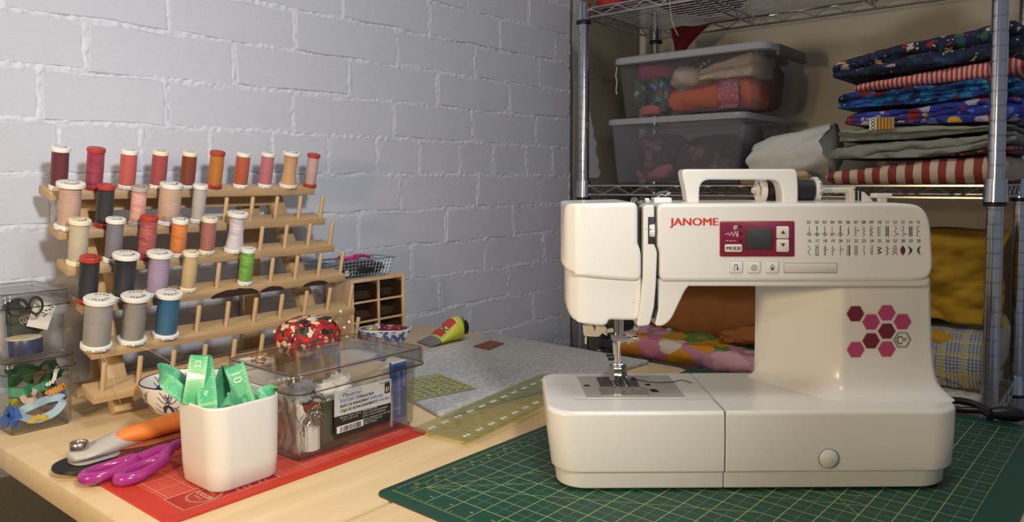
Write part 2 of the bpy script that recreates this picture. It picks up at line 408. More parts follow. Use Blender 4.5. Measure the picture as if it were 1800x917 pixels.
# ================================================================== thread rack
M_PINE = wood('rack_wood', (.54, .37, .20), (.43, .285, .145), (4, 60, 60), .5)
M_PINE2 = wood('rack_leg_wood', (.58, .41, .225), (.47, .32, .17), (40, 40, 4), .5)
M_BARK = plain('bark', (.03, .014, .008), .7, bump=.5)
ROWS = [(1.065, .2715), (1.038, .2225), (1.014, .1790), (.988, .1330), (.966, .0810), (.952, .0305)]
LEAN = radians(14); RX0, RX1 = .368, .7695
PEGX = [.3818 + .04255 * k for k in range(10)]
rack = thing('thread_rack', 'pine thread rack with six stepped rails of pegs against the brick wall', 'thread rack')
def rail_pt(r, x, u, w):        # u back along the rail's top, w above its underside
    Y, Z = ROWS[r]; return Vector((x, Y + u * cos(LEAN) - w * sin(LEAN), Z + u * sin(LEAN) + w * cos(LEAN)))
for r in range(6):
    o = MB().box(RX0 + (.0055 if r in (3, 4) else 0), RX1, 0, .036, 0, .0115, .0012).build('rail', M_PINE, rack, 40, (0, ROWS[r][0], ROWS[r][1]), (LEAN, 0, 0))
    if r == 3:
        rnd = random.Random(3)
        for x0, x1 in ((.540, .612), (.616, .655), (.69, .735)):
            b = MB(); n = 12; top = [(x0 + (x1 - x0) * i / n, (.0112 if x0 < .6 else .0075) * sin(pi * (i + .3) / (n + .6)) ** .5 * rnd.uniform(.85, 1)) for i in range(n + 1)]
            poly = top + [(x1, -.0006), (x0, -.0006)]
            b.loft([[(x, -.0008, z) for x, z in poly], [(x, .004, z) for x, z in poly]])
            b.build('bark_edge', M_BARK, o)
PEGM = MB().lathe([(.0032, -.004), (.0032, .0345), (.0028, .036), (.0015, .0365)], 8).mesh('peg', M_PINE2, 50)
for r in range(6):
    for k in range(10):
        o = bpy.data.objects.new('peg', PEGM); COL.objects.link(o); o.parent = rack; o.location = rail_pt(r, PEGX[k], .0095, .0115); o.rotation_euler = (LEAN, 0, 0)
def board(name, x, w, p0, p1, th):     # a board leaning in the Y-Z plane
    d = Vector((0, p1[0] - p0[0], p1[1] - p0[1])); L = d.length; a = atan2(-d.y, d.z)
    return MB().box(x - w / 2, x + w / 2, 0, th, 0, L, .001).build(name, M_PINE2, rack, 40, (0, p0[0], p0[1]), (a, 0, 0))
for x in (.418, .728):
    board('front_leg', x, .024, (.982, .007), (1.115, .2715), .018)
for x in (.455, .69):
    board('rear_leg', x, .032, (1.132, .002), (1.128, .285), .012)
MB().box(.41, .735, 1.110, 1.124, .255, .275, .001).build('cross_bar', M_PINE2, rack)
MB().box(.41, .735, 1.110, 1.124, .0005, .02, .001).build('cross_bar', M_PINE2, rack)

# ------------------------------------------------------------------ spools
M_CAPW = plain('white_spool_cap', (.78, .76, .70), .45); M_CAPC = plain('cream_spool_cap', (.78, .72, .52), .45)
M_CAPR = plain('red_spool_cap', (.43, .04, .028), .4); M_CAPG = plain('grey_spool_cap', (.42, .38, .33), .5); M_PRINT = plain('dark_print', (.05, .045, .05), .6)
def thread_mat(name, c1, c2=None, sheen=.45):
    if name in _M: return _M[name]
    t = NT(name); wv = t.n('TexWave', {'Vector': t.obj(), 'Scale': 800, 'Distortion': 2.5, 'Detail': 1}, bands_direction='Z')
    mp = t.mapping((60, 60, 420), (.10, 0, 0)); nz = t.noise(mp, 1., 2)
    a = lin(c1); bcol = lin(c2) if c2 else tuple(x * .62 for x in a[:3]) + (1,)
    t.b(Base_Color=t.mix(t.ramp(nz.outputs[0], [(.38, (0, 0, 0)), (.62, (1, 1, 1))]), a, bcol) if c2 else t.mix(t.math('MULTIPLY', nz.outputs[0], .85), a, bcol), Roughness=sheen, Sheen_Weight=.15)
    t.bump(t.math('ADD', t.math('MULTIPLY', wv.outputs[0], .5), nz.outputs[0]), .6, .0006); _M[name] = t.m; return t.m
def spool(name, label, M, rf, rb, h, cap, cap2, tm, waist=False, loc=None, rot=None):
    root = bpy.data.objects.new(name, None); COL.objects.link(root); tag(root, label, 'thread spool', M)
    if loc is not None: root.location = (loc[0], loc[1], loc[2] + TZ)
    root.rotation_euler = rot or (LEAN, 0, 0); ch = .0062 if rf < rb * 1.2 else .0058; hole = .0040
    MB().lathe([(hole, 0), (rf - .0008, 0), (rf, .0008), (rf, ch * .42), (rf - .0007, ch * .5), (rf, ch * .58), (rf, ch - .001), (rf - .0012, ch), (hole, ch)], 24).build('bottom_cap', cap2, root, 40)
    z0, z1 = ch, h - ch
    if waist: prof = [(hole, z0), (rb + .0022, z0), (rb + .0014, z0 + .006), (rb, z0 + .016), (rb - .0006, (z0 + z1) / 2), (rb, z1 - .004), (rb - .0006, z1), (hole, z1)]
    else: prof = [(hole, z0), (rb - .0004, z0), (rb, z0 + .0015), (rb + .0003, (z0 + z1) / 2), (rb, z1 - .0015), (rb - .0005, z1), (hole, z1)]
    MB().lathe(prof, 24).build('thread', tm, root, 60)
    tc = MB().lathe([(hole, h - ch), (rf - .001, h - ch), (rf, h - ch + .001), (rf, h - .0009), (rf - .0010, h), (hole, h)], 24).build('top_cap', cap, root, 40)
    if rf > .009:
        b = flat(); sd = random.Random(len(label) * 7 + int(rf * 1e5))
        for q in range(7):
            a = -2.6 + q * .36; r0, r1 = rf * .42, rf * (.55 + .12 * sd.random())
            b.add([(r * cos(t), r * sin(t), h + .0002) for r, t in ((r0, a), (r1, a), (r1, a + .2), (r0, a + .2))], [(0, 1, 2, 3)])
        for q in range(4):
            a = .5 + q * .4; b.add([(r * cos(t), r * sin(t), h + .0002) for r, t in ((rf * .55, a), (rf * .7, a), (rf * .7, a + .25), (rf * .55, a + .25))], [(0, 1, 2, 3)])
        for q in range(9):
            if q in (2, 6): continue
            a = -2.25 + q * .17; rr = rf + .0002
            b.add([(rr * cos(a), rr * sin(a), ch * .2), (rr * cos(a + .1), rr * sin(a + .1), ch * .2), (rr * cos(a + .1), rr * sin(a + .1), ch * .42), (rr * cos(a), rr * sin(a), ch * .42)], [(0, 1, 2, 3)])
        b.build('printed_marks', M_PRINT, root, None)['kind'] = 'stuff'
    return root
Wc, Cc, Rc, Gc = M_CAPW, M_CAPC, M_CAPR, M_CAPG
SP = [  # row, peg, flange radius, barrel radius, height, top cap, bottom cap, colour 1, colour 2, waist, label
 (0, 0, .0115, .0098, .0560, Wc, Wc, '6d2530', None, 0, 'burgundy thread spool with white caps at the left end of the top rail'),
 (0, 1, .0112, .0102, .0560, Rc, Rc, 'a83a55', '8c2a3c', 0, 'mottled crimson thread spool with red caps on the top rail'),
 (0, 2, .0108, .0102, .0545, Wc, Wc, 'd0605c', None, 0, 'coral pink thread spool with white caps, third on the top rail'),
 (0, 3, .0108, .0102, .0545, Cc, Wc, 'b24a50', None, 0, 'dusty rose red thread spool with cream top, fourth on the top rail'),
 (0, 4, .0106, .0100, .0540, Cc, Wc, '8a3c1e', None, 0, 'rust brown thread spool with cream top cap on the top rail'),
 (0, 5, .0110, .0100, .0560, Rc, Rc, 'cf7f22', None, 0, 'amber thread spool with red caps on the top rail'),
 (0, 6, .0108, .0102, .0550, Wc, Wc, 'c4603c', None, 0, 'burnt orange thread spool with white caps, seventh on the top rail'),
 (0, 7, .0108, .0098, .0560, Wc, Wc, 'd07882', None, 0, 'rose pink thread spool with white caps near the right of the top rail'),
 (0, 8, .0146, .0108, .0580, Wc, Wc, 'e2ae80', None, 1, 'peach thread spool with wide white flanges on the top rail'),
 (0, 9, .0106, .0088, .0560, Rc, Rc, 'd8b4ae', None, 0, 'pale pink thread spool with red caps at the right end of the top rail'),
 (1, 0, .0165, .0122, .0600, Wc, Wc, 'd8b09c', None, 0, 'large pale pink thread spool with wide white flanges, left on the second rail'),
 (1, 1, .0110, .0100, .0570, Rc, Rc, '2c2c34', None, 0, 'charcoal thread spool with red caps on the second rail'),
 (1, 2, .0108, .0092, .0535, Gc, Gc, 'd8948c', 'e6b4a8', 0, 'satin pink thread spool with grey caps on the second rail'),
 (1, 3, .0148, .0142, .0580, Wc, Wc, 'd8b49c', None, 0, 'thick beige pink thread spool with white caps on the second rail'),
 (1, 4, .0104, .0090, .0560, Wc, Wc, 'c8c2bc', None, 0, 'white thread spool with white caps, last on the second rail'),
 (2, 0, .0128, .0106, .0580, Cc, Cc, 'd6c8ac', None, 0, 'cream thread spool with cream caps, left end of the third rail'),
 (2, 1, .0118, .0098, .0575, Wc, Wc, '84808a', None, 0, 'grey mauve thread spool with white caps on the third rail'),
 (2, 2, .0114, .0102, .0590, Rc, Rc, '9c3c40', 'c06a64', 0, 'mottled brick red thread spool with red caps on the third rail'),
 (2, 3, .0110, .0100, .0530, Wc, Wc, 'd0702c', 'e08a40', 0, 'bright orange thread spool with white caps on the third rail'),
 (2, 4, .0108, .0096, .0530, Cc, Cc, 'b87468', None, 0, 'dusty pink thread spool with cream caps on the third rail'),
 (2, 5, .0150, .0108, .0590, Wc, Wc, 'c8bcd0', 'e4dedc', 1, 'white and lilac thread spool with wide white flanges on the third rail'),
 (3, 0, .0118, .0108, .0600, Rc, Rc, '1c1c22', None, 0, 'black thread spool with red caps, left end of the fourth rail'),
 (3, 1, .0160, .0125, .0600, Wc, Wc, '1e1e2a', None, 0, 'black thread spool with wide white flanges on the fourth rail'),
 (3, 2, .0160, .0128, .0585, Wc, Wc, 'b29cba', None, 0, 'lilac thread spool with wide white flanges on the fourth rail'),
 (3, 3, .0108, .0094, .0560, Cc, Cc, 'dcc08c', None, 0, 'pale yellow thread spool with cream caps on the fourth rail'),
 (3, 5, .0104, .0096, .0545, Wc, Wc, '5a9a2c', '82b84a', 0, 'green thread spool with white caps alone on the fourth rail'),
 (4, 0, .0176, .0152, .0640, Wc, Wc, 'a8a29c', None, 0, 'large light grey thread spool at the left end of the fifth rail'),
 (4, 1, .0172, .0132, .0620, Wc, Wc, '9c968c', None, 0, 'warm grey thread spool with wide white flanges, second on the fifth rail'),
 (4, 2, .0164, .0132, .0600, Wc, Wc, '256a90', None, 0, 'teal blue thread spool with wide white flanges on the fifth rail'),
]
for (r, k, rf, rbb, h, c1, c2, col, col2, wst, lab) in SP:
    root = spool('thread_spool', lab, 'thread spools on the rack', rf, rbb, h, c1, c2, thread_mat('thread_' + col, col, col2), wst, rail_pt(r, PEGX[k], .0095, .0118))
    root.rotation_euler = (LEAN, 0, random.Random(k * 7 + r).uniform(-1, 1))
    root.rotation_mode = 'XYZ'; e = Matrix.Rotation(LEAN, 3, 'X') @ Matrix.Rotation(random.Random(k * 7 + r).uniform(-.5, .5), 3, 'Z'); root.rotation_euler = e.to_euler()
M_STRAND = plain('loose_thread', (.55, .45, .34), .7)
for (r, k, pts) in ((4, 0, [(0, -.02, -.01), (.004, -.03, -.035), (.012, -.025, -.062)]), (4, 1, [(.012, -.018, -.008), (.03, -.02, -.022), (.055, -.014, -.05)]), (2, 5, [(-.006, -.018, -.008), (-.006, -.026, -.04), (-.004, -.02, -.08)])):
    p0 = rail_pt(r, PEGX[k], 0, .011); b = MB()
    P = [p0] + [p0 + Vector(q) for q in pts]; Q = []
    for i in range(13):
        t = i / 12 * 3; j = min(2, int(t)); Q.append(P[j].lerp(P[j + 1], t - j))
    b.tube(Q, .00025, 4); single(b.build('loose_thread', M_STRAND), (0, 0, 0), {0: 'loose thread end hanging below the large light grey spool', 1: 'loose thread end trailing from the warm grey spool', 5: 'loose thread end hanging under the white and lilac spool'}[k], 'thread', 'loose thread ends')

# ================================================================== clear boxes
M_CLEAR = clear('clear_acrylic', (.978, .978, .970)); M_CLEARE = clear('clear_acrylic_rim', (.94, .937, .925), .08, 1.3)
def clear_box(name, label, x0, x1, y0, y1, h, loc, group=None, lid=.016, ov=.005, th=.0016):
    root = thing(name, label, 'storage box', loc, 0, group); r = .008; tp = h - lid
    b = MB(); o0 = rrect(x0 + .003, x1 - .003, y0 + .003, y1 - .003, r, 4); o1 = rrect(x0, x1, y0, y1, r, 4)
    R = [[(x, y, .0022) for x, y in offset(o0, .004)], [(x, y, .0035) for x, y in o0], [(x, y, tp + .004) for x, y in o1], [(x, y, tp + .004) for x, y in offset(o1, th)], [(x, y, .0050) for x, y in offset(o0, th)], [(x, y, .0046) for x, y in offset(o0, .006)]]
    b.loft(R); b.build('box_body', M_CLEAR, root, 40)
    b = MB(); f = offset(o0, .003); g = offset(o0, .0062); b.loft([[(x, y, 0) for x, y in f], [(x, y, .0034) for x, y in f], [(x, y, .0034) for x, y in g], [(x, y, 0) for x, y in g], [(x, y, 0) for x, y in f]], False, False); b.build('base_rim', M_CLEARE, root, 40)
    L = rrect(x0 - ov, x1 + ov, y0 - ov, y1 + ov, r + ov, 5); b = MB()
    rr = [(.0125, h - .0055), (.0095, h - .0055), (.0075, h - .0022), (.0035, h - .0025), (.0020, h - .0045), (.0020, tp), (0, tp), (0, h - .004), (.0012, h - .001), (.004, h), (.009, h), (.011, h - .0035)]
    b.loft([[(x, y, z) for x, y in offset(L, i)] for i, z in rr])
    ld = b.build('lid', M_CLEARE, root, 40)
    b = MB(); b.tube([(x, y, tp + .0005) for x, y in L], .0009, 5, closed=True); b.tube([(x, y, h - .0008) for x, y in offset(L, .003)], .0008, 5, closed=True); b.build('lid_edge', clear('clear_edge', (.60, .59, .56), .05, 2.4), ld, 60)
    return root
BX = (.2935, .3670)
clear_box('stacking_box', 'square clear box of ribbon scraps at the left end of the table, lower of two', BX[0], BX[1], .998, 1.118, .0865, (0, 0, 0), 'clear boxes stacked at the left', .014, .004)
clear_box('stacking_box', 'square clear box with tape tin inside, stacked on the ribbon box', BX[0] + .001, BX[1] - .003, 1.000, 1.116, .0795, (0, 0, .0867), 'clear boxes stacked at the left', .018, .004)
clear_box('storage_box', 'long clear lidded box with paper label standing on the red mat', .4505, .6190, .6585, .7790, .0935, (0, 0, .0035), None, .020, .009)
# things inside the lower left box
def wavy_ribbon(name, label, mat, pts, w, seed, amp=.002, wd=(0, 0, 1), n=40, loc=(0, 0, 0), cat='ribbon', group=None, fold=0):
    P = [Vector(p) - Vector((.0062, 0, 0)) for p in pts]; Q = []; rnd = random.Random(seed); ph = rnd.uniform(0, 6)
    for i in range(n + 1):
        t = i / n * (len(P) - 1); j = min(len(P) - 2, int(t)); u = t - j
        a, b_, c_, d_ = P[max(j - 1, 0)], P[j], P[j + 1], P[min(j + 2, len(P) - 1)]
        q = .5 * ((2 * b_) + (c_ - a) * u + (2 * a - 5 * b_ + 4 * c_ - d_) * u * u + (3 * b_ - a - 3 * c_ + d_) * u ** 3)
        if fold: q = q + Vector((0, 0, amp if i % 2 else -amp))
        else: q = q + Vector((0, amp * .8 * sin(i * .42 + ph), amp * sin(i * .33 + ph)))
        Q.append(q)
    return single(MB().ribbon(Q, wd, w, .0007).build(name, mat, None, 40), loc, label, cat, group)
c_g = plain('green_ribbon', (.02, .22, .09), .5); c_lb = plain('light_blue_ribbon', (.38, .56, .66), .5); c_w = plain('white_ricrac', (.8, .78, .7), .6); c_y = plain('yellow_ricrac', (.72, .45, .04), .6); c_b = plain('blue_ribbon', (.04, .12, .45), .5); c_gd = plain('dark_green_braid', (.02, .10, .03), .8, bump=.8); c_p = plain('purple_ribbon', (.13, .10, .26), .5); c_br = plain('brown_braid', (.13, .07, .04), .7)
z = 0.008; x0 = .304
wavy_ribbon('ribbon', 'light blue ribbon coiled on the floor of the lower clear box', c_lb, [(.306, 1.012, .016), (.325, 1.006, .030), (.345, 1.012, .034), (.362, 1.008, .030), (.352, 1.006, .018), (.33, 1.007, .014), (.312, 1.006, .022)], .009, 1, .0015, (0, .35, 1))
wavy_ribbon('ribbon', 'green ribbon folded across the middle of the lower clear box', c_g, [(.306, 1.02, .050), (.318, 1.015, .044), (.33, 1.018, .051), (.342, 1.016, .046), (.352, 1.02, .052), (.348, 1.022, .038)], .010, 2, .002, (0, .4, 1))
wavy_ribbon('braid_trim', 'fringed dark green trim at the back of the lower clear box', c_gd, [(.306, 1.04, .058), (.325, 1.04, .064), (.345, 1.042, .058), (.366, 1.04, .066)], .022, 3, .003)
wavy_ribbon('braid_trim', 'fringed dark green trim leaning at the right inside the lower clear box', c_gd, [(.350, 1.034, .034), (.358, 1.035, .048), (.3655, 1.036, .064)], .020, 13, .002)
wavy_ribbon('ricrac_trim', 'white ricrac trim rising at the right in the lower clear box', c_w, [(.344, 1.006, .052), (.352, 1.007, .056), (.355, 1.008, .066), (.358, 1.008, .070)], .004, 4, .0014, (0, .2, 1), 16, fold=1)
wavy_ribbon('ricrac_trim', 'yellow ricrac trim at the bottom of the lower clear box', c_y, [(.324, 1.0035, .012), (.333, 1.004, .016), (.342, 1.0035, .012)], .006, 5, .0012, (0, .1, 1), 14, fold=1)
wavy_ribbon('ricrac_trim', 'orange yellow ricrac trim at the right of the lower clear box', plain('orange_ricrac', (.70, .30, .04), .6), [(.346, 1.012, .040), (.356, 1.010, .043), (.366, 1.012, .046)], .007, 6, .0014, (0, .2, 1), 14, fold=1)
wavy_ribbon('ribbon', 'royal blue ribbon at the left of the lower clear box', c_b, [(.302, 1.03, .010), (.3025, 1.01, .022), (.306, 1.004, .030), (.311, 1.004, .012)], .014, 7, .001)
wavy_ribbon('ribbon', 'purple ribbon low at the right of the lower clear box', c_p, [(.348, 1.02, .028), (.358, 1.016, .030), (.367, 1.016, .034)], .010, 8, .001)
wavy_ribbon('braid_trim', 'brown braid crossing the top of the lower clear box', c_br, [(.334, 1.018, .056), (.342, 1.014, .066), (.350, 1.016, .072)], .008, 9, .001)
wavy_ribbon('ribbon', 'yellow green ribbon loop at the left of the lower clear box', plain('olive_ribbon', (.35, .33, .03), .5), [(.303, 1.02, .034), (.305, 1.008, .038), (.312, 1.006, .036)], .010, 10, .001)
wavy_ribbon('ribbon', 'cream ribbon curled in the middle of the lower clear box', plain('cream_ribbon', (.65, .52, .40), .5), [(.318, 1.008, .044), (.324, 1.006, .036), (.332, 1.007, .040), (.329, 1.008, .048)], .007, 11, .001)
# things inside the upper left box
zb = .0867 + .0052
t = thing('tape_tin', 'dark blue round tin with cream lid in the upper clear box', 'tin', (.3205, 1.022, zb))
MB().lathe([(.019, 0), (.0195, .001), (.0195, .0165), (.0190, .0175), (0, .0175)], 28).build('tin_body', plain('navy_tin', (.045, .055, .12), .35), t, 40)
MB().lathe([(.0188, .0176), (.0188, .0186), (.0150, .0192), (0, .0192)], 28).build('tin_lid', plain('cream_tin_lid', (.72, .63, .42), .4), t, 40)
b = MB()
def pouch(u, v):
    a = 2 * pi * u; p = pi * v; q = Vector((.0265 * cos(a) * sin(p) ** .7, .014 * sin(a) * sin(p) ** .7, -.024 * cos(p) * (1 - .25 * cos(a)))); return q * (1 + .10 * noise.noise(q * 90))
b.grid(28, 16, pouch, True); M_PCH = plain('grey_green_velvet', (.045, .055, .045), .8, bump=.6)
po = single(b.build('trinket_pouch', M_PCH, None, 70), (.330, 1.060, zb + .028), 'dark grey green pouch with pale swirl in the upper clear box', 'pouch')
b = MB(); b.tube([(.0015 + .008 * (i / 40) * cos(i * .42), -.0155, .008 + .006 * (i / 40) * sin(i * .42)) for i in range(41)], .0005, 5); b.build('swirl', plain('pale_swirl', (.55, .55, .5), .4), po)
b = MB(); b.M = Matrix.Rotation(.35, 4, 'Y'); b.box(-.012, .012, 0, .0006, -.016, .016); tg = single(b.build('paper_tag', plain('white_card', (.75, .73, .68), .6)), (.345, 1.036, zb + .040), 'white printed paper tag leaning in the upper clear box', 'tag')
b = flat(); sd = random.Random(2)
for q in range(8): x, zz = sd.uniform(-.008, .008), sd.uniform(-.004, .012); b.add([(x, -.0003, zz), (x + .003, -.0003, zz + .0005), (x + .003, -.0003, zz + .002), (x, -.0003, zz + .0015)], [(0, 1, 2, 3)])
b.M = None; b.v = [tuple(Matrix.Rotation(.35, 3, 'Y') @ Vector(v)) for v in b.v]; b.build('printed_marks', M_PRINT, tg, None)
b = MB(); b.tube([(.0105 * cos(a), 0, .010 * sin(a)) for a in [i * 2 * pi / 24 for i in range(24)]], .0016, 6, closed=True); b.tube([(.02 + .007 * cos(a), .001, .010 * sin(a)) for a in [i * 2 * pi / 24 for i in range(24)]], .0014, 6, closed=True)
single(b.build('wire_rings', plain('dark_metal', (.12, .1, .09), .35, .9)), (.312, 1.012, zb + .056), 'two dark metal rings near the top of the upper clear box', 'rings')
# white label board inside is pink cloth at left
b = MB(); b.grid(14, 10, lambda u, v: (-.010 + .02 * u, .004 * sin(u * 9) + .003 * noise.noise(Vector((u * 3, v * 3, 1))), .045 * v)); 
single(b.build('cloth_scrap', plain('dusty_pink_cloth', (.45, .32, .30), .8), None, 60), (.3045, 1.050, zb + .001), 'dusty pink cloth scrap at the left inside the upper clear box', 'fabric')
# ================================================================== green mat, red mat, felt, rulers
def mat_grid(name, base, line, half, org, per, wide, thin):
    t = NT(name); sx = t.n('SeparateXYZ', {'Vector': t.obj()})
    def ln(v, p, w):
        f = t.math('FRACT', t.math('ADD', t.math('DIVIDE', v, p), .5)); return t.math('LESS_THAN', t.math('ABSOLUTE', t.math('SUBTRACT', f, .5)), w / p / 2)
    major = t.math('MAXIMUM', ln(sx.outputs[0], per, wide), ln(sx.outputs[1], per, wide)); minor = t.math('MAXIMUM', ln(sx.outputs[0], half, thin), ln(sx.outputs[1], half, thin))
    inside = t.math('MULTIPLY', t.math('MULTIPLY', t.math('GREATER_THAN', sx.outputs[0], org[0]), t.math('LESS_THAN', sx.outputs[0], org[1])), t.math('MULTIPLY', t.math('GREATER_THAN', sx.outputs[1], org[2]), t.math('LESS_THAN', sx.outputs[1], org[3])))
    nz = t.noise(t.obj(), 25, 3); bc = t.mix(nz.outputs[0], tuple(c * .85 for c in lin(base)[:3]) + (1,), tuple(c * 1.2 for c in lin(base)[:3]) + (1,))
    c = t.mix(t.math('MULTIPLY', t.math('MULTIPLY', minor, inside), .40), bc, lin(line)); c = t.mix(t.math('MULTIPLY', t.math('MULTIPLY', major, inside), .85), c, lin(line))
    t.b(Base_Color=c, Roughness=.5); t.bump(t.noise(t.obj(), 1500, 2).outputs[0], .15, .0003); return t.m
INCH = .0254; mang = -radians(1.53)
mo_ = Vector((-.0833, .7097)); MORG = (RT * mo_.x + FH * mo_.y); MTH = .003
gm = thing('cutting_mat', 'dark green self-healing cutting mat with yellow inch grid under the sewing machine', 'cutting mat', (MORG.x, MORG.y, 0), mang)
U0, U1, V0, V1 = -1.52 * INCH, 22.95 * INCH, -1.12 * INCH, 17.2 * INCH       # u along, v towards the viewer (-y)
b = MB(); b.slab(rrect(U0, U1, -V1, -V0, .009, 4), .0003, MTH, .0008)
b.build('mat_sheet', [mat_grid('green_mat', (.006, .062, .038), (.42, .46, .16), INCH / 2, (-.0005, 22.02 * INCH, -16 * INCH, .0005), INCH, .0008, .0005)], gm, 40)
b = MB(); b.slab(rrect(U0, U1, -V1, -V0, .009, 4), 0, .0003); b.build('mat_backing', plain('dusty_pink_backing', (.35, .18, .14), .6), gm, None)
pr = flat(); fn = lambda u, v: (u, v, MTH + .0002)
for ang in (45, 60, 30):
    a = radians(ang); L = 14 * INCH if ang == 45 else 12 * INCH; pr.line2([(0, 0), (L * cos(a), -L * sin(a))], .0006, fn)
for ox in (8, 9): pr.line2([(ox * INCH - 4.5 * INCH, -2.0 * INCH), (ox * INCH + .9 * INCH, -13 * INCH)], .0006, fn)
pr.line2([(8 * INCH, -13 * INCH), (21 * INCH, 0)], .0005, fn)
for k in range(0, 23 * 8):
    u = -INCH * .98 + k * INCH / 8; l = .0055 if k % 8 == 0 else (.004 if k % 4 == 0 else .0024); pr.line2([(u, .0195), (u, .0195 - l)], .0004, fn)
for k in range(0, 17 * 8):
    v = .0195 - k * INCH / 8; l = .0055 if k % 8 == 0 else (.004 if k % 4 == 0 else .0024); pr.line2([(-INCH, v), (-INCH + l, v)], .0004, fn)
pr.line2([(-INCH, .0195), (21.9 * INCH, .0195)], .0004, fn); pr.line2([(-INCH, .0195), (-INCH, -16 * INCH)], .0005, fn)
pr.line2([(-.0105, .0098), (22 * INCH, .0098)], .0005, fn); pr.line2([(-.0105, .0098), (-.0105, .001)], .0004, fn); pr.line2([(-.0235, 0), (0, 0)], .0006, fn)
for k in range(1, 16): pr.line2([(-.0235, -k * INCH), (0, -k * INCH)], .0008, fn)
for k in range(0, 22): pr.text(str(22 - k), .0058, lambda x, y, k=k: (k * INCH - x, .0145 - y, MTH + .0002), 'CENTER')
for k in range(0, 45): pr.text(str(56 - k), .0044, lambda x, y, k=k: (k * .0126 - .006 - x, .0068 - y, MTH + .0002), 'CENTER')
for k in range(1, 16): pr.text(str(k + 1), .0062, lambda x, y, k=k: (-.0115 - x, -k * INCH + .0062 - y, MTH + .0002), 'CENTER')
pr.text('45°', .006, lambda x, y: (2.1 * INCH + x * .7 + y * .7, -2.15 * INCH - x * .7 + y * .7, MTH + .0002))
pr.build('printed_lines', plain('yellow_print', (.42, .46, .16), .5), gm, None)
# red mat
RM = (.3015, .6095, .6335, .862); rm = thing('cutting_mat', 'small red translucent mat with white grid under the white pot and clear box', 'cutting mat', (RM[0], RM[2], 0))
w, d = RM[1] - RM[0], RM[3] - RM[2]
MB().slab(rrect(0, w, 0, d, .007, 4), 0, .0030, .0007).build('mat_sheet', mat_grid('red_mat', (.50, .035, .018), (.72, .36, .28), INCH / 8, (.020, w - .014, .0125, d - .012), INCH, .0007, .00045), rm, 40)
b = MB(); b.box(.0205, .0205 + .0985, .0128, .0128 + .0365, .0030, .0032); b.build('label_panel', plain('plain_red', (.42, .025, .014), .5), rm, None)
b = flat(); f2 = lambda u, v: (u, v, .0034)
cx, cy = .049, .030
for rr_, ww in ((.0142, .0007), (.0128, .0004)): b.line2([(cx + rr_ * 1.15 * cos(i * pi / 24), cy + rr_ * 1.05 * sin(i * pi / 24)) for i in range(49)], ww, f2)
b.text('ARTOOL', .0076, lambda x, y: (cx + .0028 - y, cy + x * .95, .0034), 'CENTER', .01)
for t_, dx in (('Products', .0080), ('Company', -.0052)): b.text(t_, .0036, lambda x, y, dx=dx: (cx + dx - y, cy + x, .0034), 'CENTER')
for t_, ux in (('Iwata-Medea, Inc.', .077), ('Cutting Mat', .084), ('USA', .0895), ('Made in Portland', .1005), ('Oregon', .107)): b.text(t_, .0042, lambda x, y, ux=ux: (ux - y, .0150 + x, .0034))
b.line2([(.0205, .0128), (.119, .0128), (.119, .0493), (.0205, .0493), (.0205, .0128)], .0006, f2)
b.build('printed_logo', plain('pinkish_print', (.78, .52, .42), .5), rm, None)
# felt pressing mat
t = NT('grey_felt'); n1 = t.noise(t.mapping((120, 260, 200), (0, 0, .3)), 1., 5, .7); n2 = t.noise(t.obj(), 14, 3)
t.b(Base_Color=t.ramp(n1.outputs[0], [(.36, (.27, .28, .29)), (.50, (.40, .41, .42)), (.64, (.53, .54, .55))]), Roughness=.95, Sheen_Weight=.2); t.bump(n1.outputs[0], .5, .001); M_FELT = t.m
fl = thing('felt_mat', 'grey wool felt pressing mat lying at the far right of the table', 'pressing mat', (.655, .598, 0))
fp = roundpoly([(0, .058), (.41, 0), (.418, .335), (.09, .345)], .006)
MB().slab(fp, .0003, .0062, .0015).build('felt_sheet', M_FELT, fl, 50)
lt = [onz(832, 609, .0066), onz(859, 615, .0066), onz(886, 604, .0066), onz(862, 599, .0066)]; b = MB(); lo_ = Vector((.655, .598, 0))
b.slab([((p - lo_).x, (p - lo_).y) for p in lt], .0063, .0080); b.build('leather_tag', plain('brown_leather', (.22, .06, .025), .55, bump=.3), fl, None)
